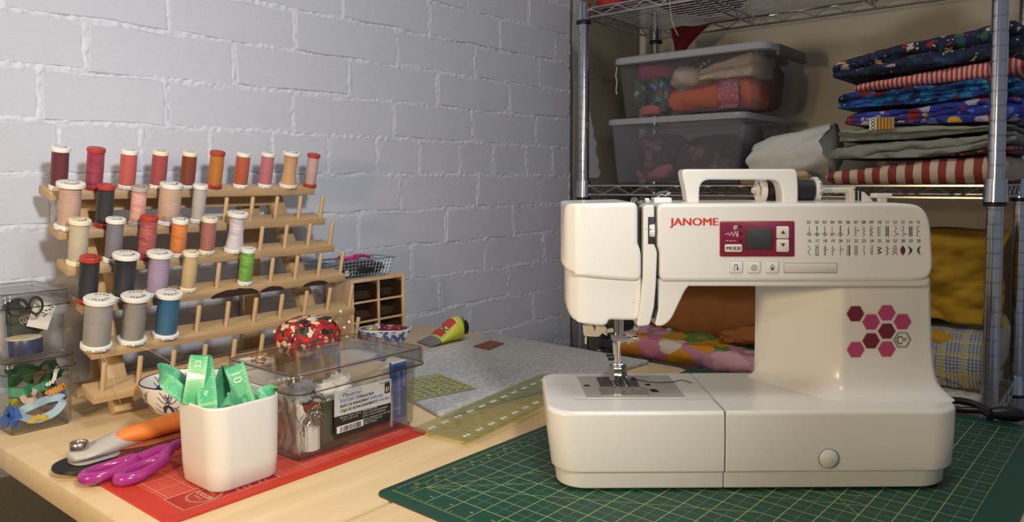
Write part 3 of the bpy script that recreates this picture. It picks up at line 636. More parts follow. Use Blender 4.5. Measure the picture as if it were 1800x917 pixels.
# rulers
def ruler(name, label, corners, z0, th, tint, ink, step, lab, inkw=.0008):
    M = clear(tint[0], tint[1], .05, 1.2); P = [Vector((c.x, c.y)) for c in corners]; o = P[0]; ex = (P[1] - P[0]); ey = (P[3] - P[0]); lx, ly = ex.length, ey.length; ex.normalize(); ey = Vector((-ex.y, ex.x)) * (1 if (P[3] - P[0]).dot(Vector((-ex.y, ex.x))) > 0 else -1)
    r = thing(name, label, 'ruler', (o.x, o.y, z0)); F = lambda u, v, z=th + .0001: (ex.x * u + ey.x * v, ex.y * u + ey.y * v, z)
    MB().slab([F(u, v)[:2] for u, v in ((0, 0), (lx, 0), (lx, ly), (0, ly))], 0, th, .0004, 1).build('ruler_body', M, r, None)
    b = flat(); nx, ny = int(lx / step), int(ly / step)
    for i in range(nx + 1): b.line2([(i * step, 0), (i * step, ly)], inkw, F)
    for j in range(ny + 1): b.line2([(0, j * step), (lx, j * step)], inkw, F)
    b.line2([(0, 0), (ly, ly)], inkw, F); b.line2([(ly * .577, 0), (0, ly)], inkw, F)
    for i in range(nx * 8): b.line2([(i * step / 8, 0), (i * step / 8, .003)], .0003, F)
    b.build('grid_lines', ink, r, None)
    if lab:
        for i in range(nx):
            for j in (0, ny - 1): cx, cy = (i + .5) * step, (j + .5) * step; b = flat(); b.line2([(cx - .004, cy), (cx + .004, cy)], .0048, F); b.build('number_patch', plain('white_print', (.75, .75, .68), .5), r, None)
        b = flat()
        for i in range(nx):
            for j in (0, ny - 1): b.text(str(i + 1 if j == 0 else nx - i), .0055, lambda x, y, i=i, j=j: F((i + .5) * step + x, (j + .5) * step - .002 + y, th + .0002), 'CENTER')
        b.build('numbers', M_PRINT, r, None)
    return r
INK1 = plain('olive_ink', (.16, .20, .05), .5); INK2 = plain('yellow_ink', (.62, .62, .06), .5)
c1, c2, c3 = onz(740, 748, .0075), onz(824, 777, .0075), onz(955.5, 713, .0075)
ax = (c3 - c2).normalized(); A = c2; B = c2 + ax * .295; D = c1
ruler('quilting_ruler', 'clear green-tinted quilting ruler with white numbers at the edge of the felt mat', (A, B, B, D), .0065, .0028, ('green_acrylic', (.96, .965, .78)), INK1, INCH * .98, True, .0006)
E2 = [onz(828, 690, .0065), onz(745, 715, .0065)]
ruler('grid_ruler', 'clear ruler with bright yellow grid lying on felt behind the clear box', (Vector((.7663, .702, 0)), Vector((.668, .726, 0)), Vector((.69, .82, 0)), Vector((.79, .80, 0))), .0064, .0022, ('pale_acrylic', (.93, .93, .86)), INK2, .0127, False, .0016)

# ================================================================== white pot with measuring tape
M_CER = plain('white_ceramic_pot', (.72, .695, .65), .35, var=.02, spec=.5)
b = MB(); z0 = .0035
def ring(i, z): return [(x, y, z) for x, y in offset(rrect(.3525, .4285, .6485, .7235, .0185, 7), i)]
b.loft([ring(.006, 0), ring(.0045, .0006), ring(.0025, .003), ring(.0008, .02), ring(-.0008, .079), ring(-.0006, .0808), ring(.0004, .0816), ring(.0016, .0810), ring(.0022, .0795), ring(.004, .012), ring(.006, .006), ring(.012, .005)])
single(b.build('white_pot', M_CER, None, 50), (0, 0, z0), 'square white pot with rounded corners holding a green measuring tape', 'pot')
t = NT('green_tape'); t.b(Base_Color=lin((.085, .44, .20)), Roughness=.38, Coat_Weight=.2); M_TAPE = t.m; M_TAPEP = plain('pale_tape_print', (.55, .85, .62), .4)
tp_ = thing('measuring_tape', 'green measuring tape looped loosely inside the white pot', 'measuring tape', (0, 0, z0))
def spline(P, n=14):
    P = [Vector(p) for p in P]; Q = []
    for j in range(len(P) - 1):
        a, b_, c_, d_ = P[max(j - 1, 0)], P[j], P[j + 1], P[min(j + 2, len(P) - 1)]
        for i in range(n):
            u = i / n; Q.append(.5 * ((2 * b_) + (c_ - a) * u + (2 * a - 5 * b_ + 4 * c_ - d_) * u * u + (3 * b_ - a - 3 * c_ + d_) * u ** 3))
    Q.append(P[-1]); return Q
def tape(P, wd, nums, w=.0185):
    Q = spline(P, 10); b = MB(); W_ = []
    for i in range(len(Q)):
        if isinstance(wd, list): tt = i / (len(Q) - 1) * (len(wd) - 1); j = min(len(wd) - 2, int(tt)); W_.append(Vector(wd[j]).lerp(Vector(wd[j + 1]), tt - j))
        else: W_.append(Vector(wd))
    b.ribbon(Q, W_, w, .0007); o = b.build('tape_loop', M_TAPE, tp_, 60)
    k = flat(); L = 0.; seg = [0.]
    for p, q in zip(Q[:-1], Q[1:]): L += (q - p).length; seg.append(L)
    def at(s):
        j = 0
        while j < len(seg) - 2 and seg[j + 1] < s: j += 1
        u = (s - seg[j]) / max(1e-9, seg[j + 1] - seg[j]); tt = (Q[j + 1] - Q[j]).normalized(); d = W_[j].lerp(W_[j + 1], u); d = (d - tt * d.dot(tt)).normalized(); return Q[j].lerp(Q[j + 1], u), tt, d, tt.cross(d)
    s = .002
    while s < L - .002:
        p, tt, d, nn = at(s); l = .005 if int(s / .0021) % 5 == 0 else .003
        for sg in (1, -1):
            for e in (1, -1):
                q = p + nn * (.00055 * sg); a0 = q + d * (w / 2 * e); a1 = q + d * ((w / 2 - l) * e); h = tt * .0002; k.add([a0 - h, a0 + h, a1 + h, a1 - h], [(0, 1, 2, 3)])
        s += .0021
    for (s, st, sz, sg, rot) in nums:
        p, tt, d, nn = at(s * L); q = p + nn * (.0007 * sg)
        ex, ey = (d * rot, tt * rot * sg) if abs(rot) == 1 else (tt * (rot / 2), d * (-sg) * (rot / 2))
        k.text(st, sz, lambda x, y: tuple(q + ex * (x - .3 * sz) + ey * (y - .3 * sz)))
    k.build('printed_scale', M_TAPEP, o, None)
rt = RT; fh = FH
def TP(L): return [dep(x, y, q) - Vector((0, 0, z0)) for x, y, q in L]
tw = lambda *L: [tuple(v) for v in L]
tape(TP([(343, 718, .724), (332, 703, .723), (313, 687, .721), (296, 673, .722), (284, 662, .727), (280, 655, .738), (285, 650, .750), (298, 654, .756), (315, 669, .756), (330, 692, .750)]), tuple(UP * .9 + fh * .45 - rt * .35), [(.30, '59', .008, 1, 2)], .0150)
tape(TP([(337, 712, .712), (339, 695, .712), (344, 668, .715), (348, 640, .720), (350, 627, .7235), (354, 625, .7275), (357, 632, .729), (360, 655, .722), (363, 685, .712), (365, 708, .704), (366, 724, .703)]), tw(rt, rt, rt, rt, rt, rt), [(.34, '23', .0085, -1, 2), (.83, '6', .0085, 1, 1)], .0180)
tape(TP([(376, 722, .752), (383, 704, .752), (391, 680, .750), (400, 656, .744), (406, 646, .742), (411, 645, .739), (416, 656, .736), (424, 684, .733), (432, 706, .731), (436, 722, .730)]), tw(rt * .6 + fh * .6, rt * .7 + fh * .5, rt * .9 + fh * .2, rt, rt), [(.64, '10', .0125, 1, 2), (.90, '8', .009, 1, 1)], .0190)
tape(TP([(384, 724, .712), (391, 709, .710), (402, 702, .709), (413, 707, .716), (418, 722, .722)]), tuple(fh * .8 + UP * .3), [(.5, '9', .007, -1, 2)], .016)
tape(TP([(447, 716, .736), (452, 700, .737), (462, 690, .742), (475, 685.5, .748), (481, 687, .750), (479, 693, .745), (470, 698, .738), (460, 708, .734)]), tuple(fh * .7 + UP * .6), [], .0115)

# ================================================================== rotary cutter and scissors
ZB = .0
rc = thing('rotary_cutter', 'grey and orange rotary cutter lying at the left edge of the table', 'rotary cutter', (.292, .823, .0035), radians(2.5))
M_GREYP = plain('light_grey_plastic', (.48, .46, .42), .38); M_ORP = plain('orange_rubber', (.78, .21, .03), .5); M_DGREY = plain('dark_grey_plastic', (.08, .075, .07), .45)
def handle_ring(x, yc, hy, z0, z1, n=14): return [(x, yc + hy * cos(2 * pi * i / n) * (1 - .12 * abs(sin(2 * pi * i / n)) ** 3), (z0 + z1) / 2 + (z1 - z0) / 2 * sin(2 * pi * i / n)) for i in range(n)]
b = MB(); b.loft([handle_ring(x, yc, hy, z0, z1) for x, yc, hy, z0, z1 in ((.002, 0, .004, .010, .019), (.004, 0, .011, .009, .0195), (.018, .001, .0165, .009, .020), (.034, .002, .017, .008, .0235), (.048, .002, .0155, .007, .0275), (.065, .003, .0125, .007, .029), (.085, .004, .0125, .006, .030), (.115, .004, .0145, .004, .031), (.145, .003, .014, .003, .030), (.168, .002, .011, .004, .027), (.172, .002, .004, .008, .02))])
b.build('handle_body', M_GREYP, rc, 60)
b = MB(); b.loft([handle_ring(x, yc, hy, z0, z1) for x, yc, hy, z0, z1 in ((.044, -.004, .002, .020, .024), (.051, -.004, .0078, .015, .0302), (.074, -.002, .0128, .012, .0318), (.115, -.002, .0150, .012, .0330), (.145, -.002, .0145, .012, .0318), (.165, -.002, .0105, .013, .028), (.169, -.002, .003, .016, .022))])
b.build('rubber_grip', M_ORP, rc, 60)
b = MB(); b.loft([handle_ring(x, -.003, hy, z0, z1) for x, hy, z0, z1 in ((.046, .006, .009, .014), (.074, .0142, .007, .0135), (.115, .0163, .007, .0140), (.145, .0155, .007, .0135), (.166, .009, .008, .013))]); b.build('lower_grip', plain('rust_grip', (.28, .07, .025), .5), rc, 60)
b = MB(); b.lathe([(.002, .0035), (.0265, .0035), (.0275, .0048), (.0270, .0066), (.002, .0070)], 36, (.014, -.001, 0)); b.build('blade_guard', M_BLACK, rc, 40)
b = MB(); b.lathe([(.003, .0023), (.0225, .0026), (.0225, .0031), (.003, .0034)], 40, (.014, -.001, 0)); b.build('blade', M_CHROME, rc, 40)
b = MB(); b.lathe([(.0060, .0195), (.0085, .0200), (.0088, .0212), (.0088, .0262), (.0080, .0272), (.0062, .0272), (.0058, .0258), (.0, .0256)], 24, (.013, .003, 0)); nt = b.build('nut', plain('brushed_steel', (.5, .47, .42), .3, 1.), rc, 40)
b = MB(); b.slab(rrect(.003, .050, -.0155, .0165, .012, 4), .0072, .0095, .001); b.build('head_plate', plain('mid_grey_plastic', (.36, .34, .31), .42), rc, 40)
sc = thing('fabric_scissors', 'magenta handled fabric scissors on the corner of the red mat', 'scissors', (.2915, .774, .0035), radians(-6))
M_MAG = plain('magenta_plastic', (.36, .03, .22), .22, coat=.4)
def bow(cx, cy, L, Wd, ang, z, r, tail):
    pts = []; ca, sa = cos(ang), sin(ang)
    for i in range(26):
        a = 2 * pi * i / 26; x = L * cos(a); y = Wd * sin(a) * (1 - .25 * cos(a)); pts.append((cx + x * ca - y * sa, cy + x * sa + y * ca, z + .0025 * cos(a)))
    b = MB(); rad = [r * (1 + .35 * max(0, -cos(2 * pi * i / 26)) + .5 * max(0, cos(2 * pi * i / 26)) ** 6) for i in range(26)]
    b.tube(pts, rad, 10, closed=True); b.tube(spline(tail, 8), [.0062 - .0018 * i / (8 * (len(tail) - 1)) for i in range(8 * (len(tail) - 1) + 1)], 10); return b
bow(.0215, .004, .0235, .0105, radians(5), .0088, .0046, [(.040, .005, .010), (.055, .007, .012), (.072, .010, .014), (.090, .0085, .014)]).build('upper_handle', M_MAG, sc, 60)
bow(.0450, -.0165, .0235, .0098, radians(19), .0078, .0049, [(.062, -.010, .0085), (.074, -.002, .013), (.086, .006, .0165), (.097, .009, .0165)]).build('lower_handle', M_MAG, sc, 60)
bm_ = MB(); bm_.slab([(.092, .004), (.125, .006), (.20, .007), (.20, .0095), (.125, .015), (.094, .012)], .0105, .0125); bm_.build('blade', M_CHROME, sc, 30)
bm_ = MB(); bm_.slab([(.092, .006), (.125, .004), (.20, .012), (.20, .0145), (.12, .014), (.094, .013)], .0130, .0150); bm_.build('blade', M_CHROME, sc, 30)
MB().lathe([(.004, .009), (.0045, .0155), (.003, .0175), (0, .018)], 14, (.108, .0095, 0)).build('pivot_screw', M_CHROME, sc, 40)
b = MB(); b.tube([(.094, .003, .008), (.0955, .0005, .012), (.0975, -.001, .015), (.100, .0005, .0165)], .0010, 6); b.build('spring_catch', M_CHROME, sc, 60)

# ================================================================== bowl, small cup, pincushion, dish
M_BWL = plain('white_porcelain', (.80, .75, .68), .2, coat=.4)
bc = Vector((.456, .902)); bw = thing('porcelain_bowl', 'white porcelain bowl with navy leaf pattern behind the white pot', 'bowl', (bc.x, bc.y, 0)); bw.scale = (.92, .92, .96)
MB().lathe([(.018, 0), (.0205, .0004), (.0195, .008), (.028, .0115), (.042, .020), (.051, .034), (.0555, .050), (.0562, .0545), (.0548, .0552), (.0535, .0535), (.050, .038), (.040, .0225), (.026, .0155), (.0, .0140)], 40).build('bowl_body', M_BWL, bw, 60)
MB().tube([(.0555 * cos(i * pi / 24), .0555 * sin(i * pi / 24), .0550) for i in range(48)], .0010, 6, closed=True).build('blue_rim', plain('navy_glaze', (.012, .02, .09), .2), bw, 60)
b = flat(); BP = [(.0195, .008), (.028, .0115), (.042, .020), (.051, .034), (.0555, .050)]
def bwl(a, h, e=.0004, inner=False):      # point on the bowl's wall, h 0..1 from foot to rim
    t_ = h * 4 - 1e-6; j = max(0, min(3, int(t_))); u = t_ - j; r = BP[j][0] + (BP[j + 1][0] - BP[j][0]) * u; z_ = BP[j][1] + (BP[j + 1][1] - BP[j][1]) * u
    r = r - .0032 if inner else r + e; return (r * cos(a), r * sin(a), z_ + (.0022 if inner else 0))
rnd = random.Random(2)
for inner in (False, True):
    for q in range(9):
        a0 = q * 2 * pi / 9; dr = 1 if q % 3 else -1; fb = lambda u, v, inner=inner: bwl(u, v, .0005, inner)
        st = [(a0, .42), (a0 + dr * .16, .60), (a0 + dr * .30, .80), (a0 + dr * .40, .97)]; b.line2(st, .022, fb)
        for (u, v) in ((a0 + dr * .10, .53), (a0 + dr * .20, .66), (a0 + dr * .28, .78), (a0 + dr * .35, .88)):
            for sg in (-1, 1): b.line2([(u, v), (u + sg * .10, v + .05), (u + sg * .17, v + .13)], .016, fb)
b.build('painted_leaves', plain('navy_band', (.03, .04, .10), .3), bw, None)
b = flat()
for q in range(9):
    a0 = q * 2 * pi / 9 + .30; b.add([bwl(a0 + .14 * cos(t_), .60 + .16 * sin(t_), .0005) for t_ in [i * pi / 7 for i in range(14)]], [tuple(range(14))])
    b.add([bwl(a0 + .25 * cos(t_), .30 + .10 * sin(t_), .0005) for t_ in [i * pi / 7 for i in range(14)]], [tuple(range(14))])
b.build('painted_dots', plain('navy_glaze', (.012, .02, .09), .2), bw, None)
b = MB(); 
for k_, (zz, rr_) in enumerate(((.0015, .0208), (.0045, .0202))): b.tube([(rr_ * cos(i * pi / 20), rr_ * sin(i * pi / 20), zz) for i in range(40)], .0006, 5, closed=True)
b.build('foot_bands', plain('navy_band', (.03, .04, .10), .3), bw, 60)
def cloth_lump(name, mat, sx, sy, sz, seed, amp=.25, fr=18, n=28, pw=.75):
    b = MB()
    def f(u, v):
        a = 2 * pi * u; p = pi * (v - .5); c = abs(cos(p)) ** pw; q = Vector((cos(a) * c, sin(a) * c, math.copysign(abs(sin(p)) ** pw, sin(p)))); k = 1 + amp * (noise.fractal(Vector((q.x * sx, q.y * sy, q.z * sz)) * fr + Vector((seed * 7.1, 0, 0)), .7, 2.1, 4)); return (q.x * sx * k, q.y * sy * k, max(-sz, q.z * sz * k))
    b.grid(n, n // 2 + 4, f, True); return b.build(name, mat, None, 75)
single(cloth_lump('navy_cloth', plain('navy_cloth', (.015, .025, .12), .8), .034, .030, .016, 1), (bc.x, bc.y, .034), 'navy blue cloth scrap lying inside the porcelain bowl', 'fabric')
single(cloth_lump('cream_lace', plain('cream_lace', (.72, .67, .55), .9, bump=.8), .013, .012, .010, 2, .5, 60), (bc.x + .012, bc.y - .022, .048), 'crumpled cream lace scrap on the near edge of the porcelain bowl', 'lace')
cu = thing('china_cup', 'small white china cup with red and yellow flowers behind the clear box', 'cup', (.513, .842, 0))
MB().lathe([(.016, 0), (.018, .001), (.022, .02), (.0245, .05), (.0255, .072), (.0245, .0725), (.0235, .07), (.02, .02), (.0, .004)], 28).build('cup_body', plain('white_china', (.8, .78, .74), .2), cu, 50)
MB().tube(spline([(-.0215, -.012, .062), (-.030, -.016, .064), (-.034, -.018, .055), (-.031, -.0165, .046), (-.0225, -.012, .044)], 6), .0020, 8).build('cup_handle', plain('white_china', (.8, .78, .74), .2), cu, 60)
for nm, dx, dy, zz, c_ in (('painted_flower', -.010, -.019, .0745, (.5, .02, .01)), ('painted_flower', .002, -.016, .0745, (.5, .03, .02)), ('painted_flower', .0055, -.016, .0790, (.75, .45, .05)), ('painted_flower', -.008, -.015, .0795, (.6, .10, .10))):
    b = MB()
    for q in range(5): b.lathe([(0, -.0012), (.0028, 0), (0, .0014)], 8, (dx + .0034 * cos(q * 1.257), dy, zz + .0034 * sin(q * 1.257)))
    b.build(nm, plain('petal_%d' % int(c_[0] * 100 + c_[1] * 1000), c_, .4), cu, 60)
pc = thing('pincushion', 'plump red floral pincushion stuck with pearl-headed pins before the thread rack', 'pincushion', (.622, .882, 0))
M_PINC = floral('pincushion_print', '8a1414', ['a81818', 'd8cdb0', '0a0a0c', 'c02820', '15452a', 'd8c8a0', 'b02020'], 120, .58, .7, .01)
b = MB()
def pcf(u, v):
    a = 2 * pi * u; p = pi * (v - .5); k = 1 - .07 * abs(cos(3 * a)) ** 8; r = .0445 * cos(p) ** .62 * k; return (r * cos(a), r * sin(a), .079 + .029 * sin(p) * (1 - .12 * (max(0, sin(p)) * (1 - min(1, r / .02)))))
b.grid(48, 24, pcf, True); b.build('cushion', M_PINC, pc, 70)
b = MB(); b.lathe([(.026, 0), (.030, .001), (.032, .004), (.032, .040), (.029, .048), (.0285, .052), (.026, .052), (.0265, .047), (.030, .039), (.030, .004), (.0, .003)], 32); b.build('glass_jar', M_CLEAR, pc, 50)
M_PEARL = plain('pearl', (.78, .72, .60), .2, coat=.4); M_PIN = plain('pin_steel', (.6, .6, .6), .25, 1.)
rnd = random.Random(4)
for (l, f, z, dl, dz) in ((-.036, -.012, .086, -.006, .004), (.036, .0, .103, .010, .012), (.040, -.006, .088, .012, .006), (.042, -.004, .078, .013, .003), (.0405, .004, .094, .016, .006), (.004, -.030, .092, .001, -.001), (-.018, -.03, .084, -.002, .001), (.030, -.02, .098, .006, .008), (-.030, -.018, .072, -.006, 0), (.020, -.034, .074, .003, 0)):
    p = rt * l + fh * f + UP * z; q = p + rt * dl + UP * dz - fh * .002; b = MB(); b.bar(p - (q - p) * .8, q, .0004, 5); o = b.build('pin', M_PIN, pc, 60); b = MB(); b.lathe([(0, -.0022), (.0016, -.0016), (.0022, 0), (.0016, .0016), (0, .0022)], 10, tuple(q)); b.build('pin_head', M_PEARL, o, 60)
b = MB(); b.M = Matrix.Translation(rt * .012 - fh * .012 + UP * .1035) @ Matrix.Rotation(.3, 4, 'X'); b.lathe([(0, 0), (.010, 0), (.011, .0015), (.009, .003), (.004, .0026), (0, .0028)], 18); b.build('button', M_PEARL, pc, 50)
b = MB(); b.M = Matrix.Translation(rt * .022 - fh * .002 + UP * .104); b.slab(roundpoly([(-.012, -.006), (.012, -.004), (.010, .007), (-.010, .006)], .003), 0, .003, .001); b.build('felt_leaf', plain('black_green_felt', (.02, .035, .02), .9), pc, 50)
di = thing('ceramic_dish', 'octagonal blue and white ceramic dish of wrapped sweets before the drawer cabinet', 'dish', (.880, 1.020, 0), CAM_A - pi / 2)
t = NT('blue_white_dish'); nz = t.noise(t.obj(), 110, 4); t.b(Base_Color=t.ramp(nz.outputs[0], [(.45, (.72, .72, .74)), (.53, (.05, .10, .28))]), Roughness=.2, Coat_Weight=.3); M_DSH = t.m
def oct_(s): return [(x * s, y * s) for x, y in ((-.030, -.026), (.030, -.026), (.044, -.010), (.044, .010), (.030, .026), (-.030, .026), (-.044, .010), (-.044, -.010))]
b = MB(); b.loft([[(x, y, z) for x, y in oct_(s)] for s, z in ((.62, 0), (.64, .001), (1.0, .031), (1.03, .034), (1.03, .0355), (.99, .0355), (.95, .033), (.62, .008))]); b.build('dish_body', M_DSH, di, 30)
b = MB(); b.loft([[(x, y, z) for x, y in oct_(s)] for s, z in ((1.035, .0343), (1.035, .0362), (.985, .0362), (.985, .0343), (1.035, .0343))], False, False); b.build('white_rim', plain('white_glaze', (.8, .8, .78), .2), di, 30)
for i, (x, y, c_, lab) in enumerate(((-.022, -.006, (.52, .40, .20), 'gold wrapped sweet at the left end of the ceramic dish'), (-.004, .002, (.20, .03, .08), 'dark maroon wrapped sweet in the middle of the ceramic dish'), (.010, -.004, (.28, .05, .10), 'plum wrapped sweet right of centre in the ceramic dish'), (.024, .004, (.40, .04, .03), 'red wrapped sweet at the right end of the ceramic dish'), (-.012, .010, (.7, .66, .55), 'cream wrapped sweet at the back of the ceramic dish'))):
    o = cloth_lump('wrapped_sweet', plain('foil_%d' % i, c_, .25, .3), .0125, .008, .008, i + 3, .35, 90, 20); single(o, di.location + Vector((0, 0, -TZ)) + rt * x + fh * y + UP * (.0335), lab, 'sweet', 'sweets in the ceramic dish', (0, 0, i * 1.3))

# ================================================================== tube, drawer cabinet, basket
tbx = Vector((.940, .986, 0)); tbe = onz(812, 575, .0225); tbe.z = 0; td = (tbe - tbx).normalized() * .1395; TK = (onz(812, 575, .0225) - tbx).xy.length / .1395; TL = td.length; ta = atan2(td.y, td.x)
tu = thing('paint_tube', 'lime green squeeze tube with red label and black cap lying near the wall', 'tube', (tbx.x, tbx.y, 0), ta)
tu.scale = (max(.6, TK * 1.1), 1, 1)
def tr(x, hw, hh, n=20): return [(x, hw * cos(2 * pi * i / n), hh + .0003 + hh * sin(2 * pi * i / n)) for i in range(n)]
b = MB(); b.loft([tr(x, w_, h_) for x, w_, h_ in ((.0, .027, .0012), (.004, .027, .0014), (.035, .0265, .0062))]); b.build('tube_tail', plain('grey_print', (.17, .18, .18), .35), tu, 60)
b = MB(); b.loft([tr(x, w_, h_) for x, w_, h_ in ((.0351, .0265, .0063), (.06, .0260, .0125), (.085, .0248, .0190), (.104, .0232, .0222), (.112, .0225, .0222))]); b.build('tube_body', plain('lime_print', (.50, .56, .04), .3, coat=.3), tu, 60)
b = MB(); b.loft([tr(x, w_, h_) for x, w_, h_ in ((.1121, .0224, .0222), (.1150, .0215, .0222), (.121, .0160, .0222), (.125, .0130, .0222))]); b.build('tube_shoulder', plain('silver_foil', (.62, .62, .58), .25, .8), tu, 60)
b = MB(); b.tube([(.1251, 0, .0222), (.1253, 0, .0222), (.138, 0, .0222), (.1395, 0, .0222)], [.0135, .0145, .0135, .012], 18); b.build('cap', M_BLACK, tu, 40)
TUB = [(.0, .027, .0012), (.004, .027, .0014), (.035, .0265, .0062), (.06, .0260, .0125), (.085, .0248, .0190), (.104, .0232, .0222), (.112, .0225, .0222)]
def tub(u, v):   # label surface on the upper side of the tube
    x = .050 + u; q = 0
    while q < len(TUB) - 2 and TUB[q + 1][0] < x: q += 1
    k = (x - TUB[q][0]) / (TUB[q + 1][0] - TUB[q][0]); hw, hh = [TUB[q][m] + (TUB[q + 1][m] - TUB[q][m]) * k for m in (1, 2)]; a = v / .024; return (x, (hw + .0004) * sin(a), hh + .0003 + (hh + .0005) * cos(a))
def patch(poly_fn, nu, nv, mat, nm):
    b = flat(); b.grid(nu, nv, poly_fn); return b.build(nm, mat, tu, None)
patch(lambda u, v: tub(-.012 + .058 * u, (-.020 + .040 * v)), 8, 8, plain('label_yellow', (.72, .70, .25), .4), 'label')
RED = plain('label_red', (.50, .04, .05), .4)
b = flat(); b.grid(6, 6, lambda u, v: tub(.017 + .026 * u, -.018 + .036 * v)); b.v = [(x, y, z + .0003) for x, y, z in b.v]; b.build('label_panel', RED, tu, None)
b = flat(); b.grid(6, 6, lambda u, v: tub(-.010 + .018 * u, -.018 + .036 * v)); b.v = [(x, y, z + .0003) for x, y, z in b.v]; b.build('label_panel', RED, tu, None)
b = flat(); b.line2([(.014, -.017), (.009, -.006), (.016, 0), (.010, .006), (.015, .017)], .0042, lambda u, v: tuple(Vector(tub(u, v)) + Vector((0, 0, .0006)))); b.build('label_zigzag', plain('dark_green_print', (.02, .10, .05), .4), tu, None)
cb = thing('drawer_cabinet', 'small wooden cabinet with six clear drawers against the wall right of the thread rack', 'drawer cabinet', (.848, 1.072, 0))
M_CW = wood('cabinet_wood', (.72, .50, .30), (.60, .40, .22), (40, 40, 5), .5)
cw, cdp, chh = .128, .078, .119; th = .006
MB().box(0, th, 0, cdp, 0, chh, .0008).build('side_panel', M_CW, cb); MB().box(cw - th, cw, 0, cdp, 0, chh, .0008).build('side_panel', M_CW, cb)
MB().box(th, cw - th, 0, cdp, chh - th, chh, .0008).build('top_panel', M_CW, cb); MB().box(th, cw - th, 0, cdp, 0, th, .0008).build('bottom_panel', M_CW, cb); MB().box(th, cw - th, cdp - .003, cdp, th, chh - th).build('back_panel', M_CW, cb)
MB().box(cw / 2 - .002, cw / 2 + .002, .001, cdp - .003, th, chh - th).build('divider', M_CW, cb)
zs = [th, .041, .077, chh - th]
for i in (1, 2): MB().box(th, cw / 2 - .002, .001, cdp - .003, zs[i] - .0015, zs[i] + .0015).build('shelf_strip', M_CW, cb); MB().box(cw / 2 + .002, cw - th, .001, cdp - .003, zs[i] - .0015, zs[i] + .0015).build('shelf_strip', M_CW, cb)
M_SMOKE = clear('smoky_drawer', (.80, .72, .64), .1); gl = plain('drawer_contents', (.30, .27, .24), .6); gd = plain('drawer_black', (.015, .013, .012), .7)
for i in range(3):
    for j in range(2):
        x0_ = th + .001 + j * (cw / 2 - th + .002 - .0005); x1_ = x0_ + cw / 2 - th - .004; z0_ = zs[i] + .0022; z1_ = zs[i + 1] - .0024
        b = MB(); b.box(x0_, x1_, .0025, .0040, z0_, z1_, .0006); b.box(x0_, x0_ + .001, .004, cdp - .006, z0_, z1_ - .004); b.box(x1_ - .001, x1_, .004, cdp - .006, z0_, z1_ - .004); b.box(x0_ + .001, x1_ - .001, .004, cdp - .006, z0_, z0_ + .001)
        dr = b.build('drawer', M_SMOKE, cb, None)
        b = MB(); rnd = random.Random(i * 2 + j)
        for q in range(5): zz = z0_ + .004 + q * .0026; b.box(x0_ + .006 + rnd.uniform(0, .006), x1_ - .010 - rnd.uniform(0, .012), .008, .05, zz, zz + .0008)
        cobj = single(b.build('paper_packets', gl, None, None), (0, 0, 0), ['flat pale packets in the %s %s clear drawer' % (('bottom', 'middle', 'top')[i], ('left', 'right')[j])][0], 'packets'); cobj.location = (.848, 1.072, TZ)
        if i == 2 or j == 0:
            o = cloth_lump('dark_notions', gd, .017, .016, .012, i * 3 + j, .3, 40, 18); single(o, (.848 + (x0_ + x1_) / 2 + .006, 1.072 + .038, z0_ + .0225 if i else z0_ + .018), 'dark bundle of notions in the %s %s clear drawer' % (('bottom', 'middle', 'top')[i], ('left', 'right')[j]), 'notions')
        if 0: MB().lathe([(.0, -.004), (.0028, -.0035), (.0028, -.001), (.0016, 0), (.0016, .0025)], 10).build('knob', M_CW, dr).matrix_local = Matrix.Translation(((x0_ + x1_) / 2, 0.0005, (z0_ + z1_) / 2)) @ Matrix.Rotation(-pi / 2, 4, 'X')
ba = thing('wire_basket', 'low wire mesh basket of notions standing on the wooden drawer cabinet', 'basket', (.802, 1.078, .1192))
M_WIRE = plain('pale_blue_wire', (.42, .52, .60), .35, .7)
bx0, bx1, by0, by1, bh = .012, .142, .004, .060, .033; fl_ = .012
b = MB(); lo_c = [(bx0, by0), (bx1, by0), (bx1, by1), (bx0, by1)]; hi_c = [(bx0 - .008, by0 - .004), (bx1 + fl_, by0 - .004), (bx1 + fl_, by1 + .006), (bx0 - .008, by1 + .006)]
b.tube([(x, y, .0015) for x, y in lo_c], .0010, 6, closed=True); b.build('base_wire', M_WIRE, ba, 60)
b = MB(); b.tube([(x, y, bh) for x, y in hi_c], .0014, 6, closed=True); b.build('rim_wire', M_WIRE, ba, 60)
b = MB()
for s in range(4):
    p, q, P, Q = lo_c[s], lo_c[(s + 1) % 4], hi_c[s], hi_c[(s + 1) % 4]; n = 18 if s % 2 == 0 else 8
    for i in range(1, n): t_ = i / n; b.bar((p[0] + (q[0] - p[0]) * t_, p[1] + (q[1] - p[1]) * t_, .0015), (P[0] + (Q[0] - P[0]) * t_, P[1] + (Q[1] - P[1]) * t_, bh), .0005, 4)
    for k in range(1, 5): u = k / 5; b.bar((p[0] + (P[0] - p[0]) * u, p[1] + (P[1] - p[1]) * u, bh * u), (q[0] + (Q[0] - q[0]) * u, q[1] + (Q[1] - q[1]) * u, bh * u), .0005, 4)
for i in range(1, 16): x = bx0 + (bx1 - bx0) * i / 16; b.bar((x, by0, .0015), (x, by1, .0015), .0005, 4)
b.build('mesh_wires', M_WIRE, ba, None)['kind'] = 'stuff'
bo = Vector((.802, 1.078, .1192))
single(cloth_lump('black_pouch', plain('black_cloth', (.012, .012, .016), .7), .050, .018, .013, 11, .25, 22, 30), bo + Vector((.088, .022, .0165)), 'black cloth pouch lying in the wire basket', 'pouch')
single(cloth_lump('grey_net_scrap', plain('grey_net', (.16, .18, .20), .8, bump=.8), .022, .018, .013, 12, .4, 60, 24), bo + Vector((.034, .034, .016)), 'bundle of grey netting at the left in the wire basket', 'fabric')
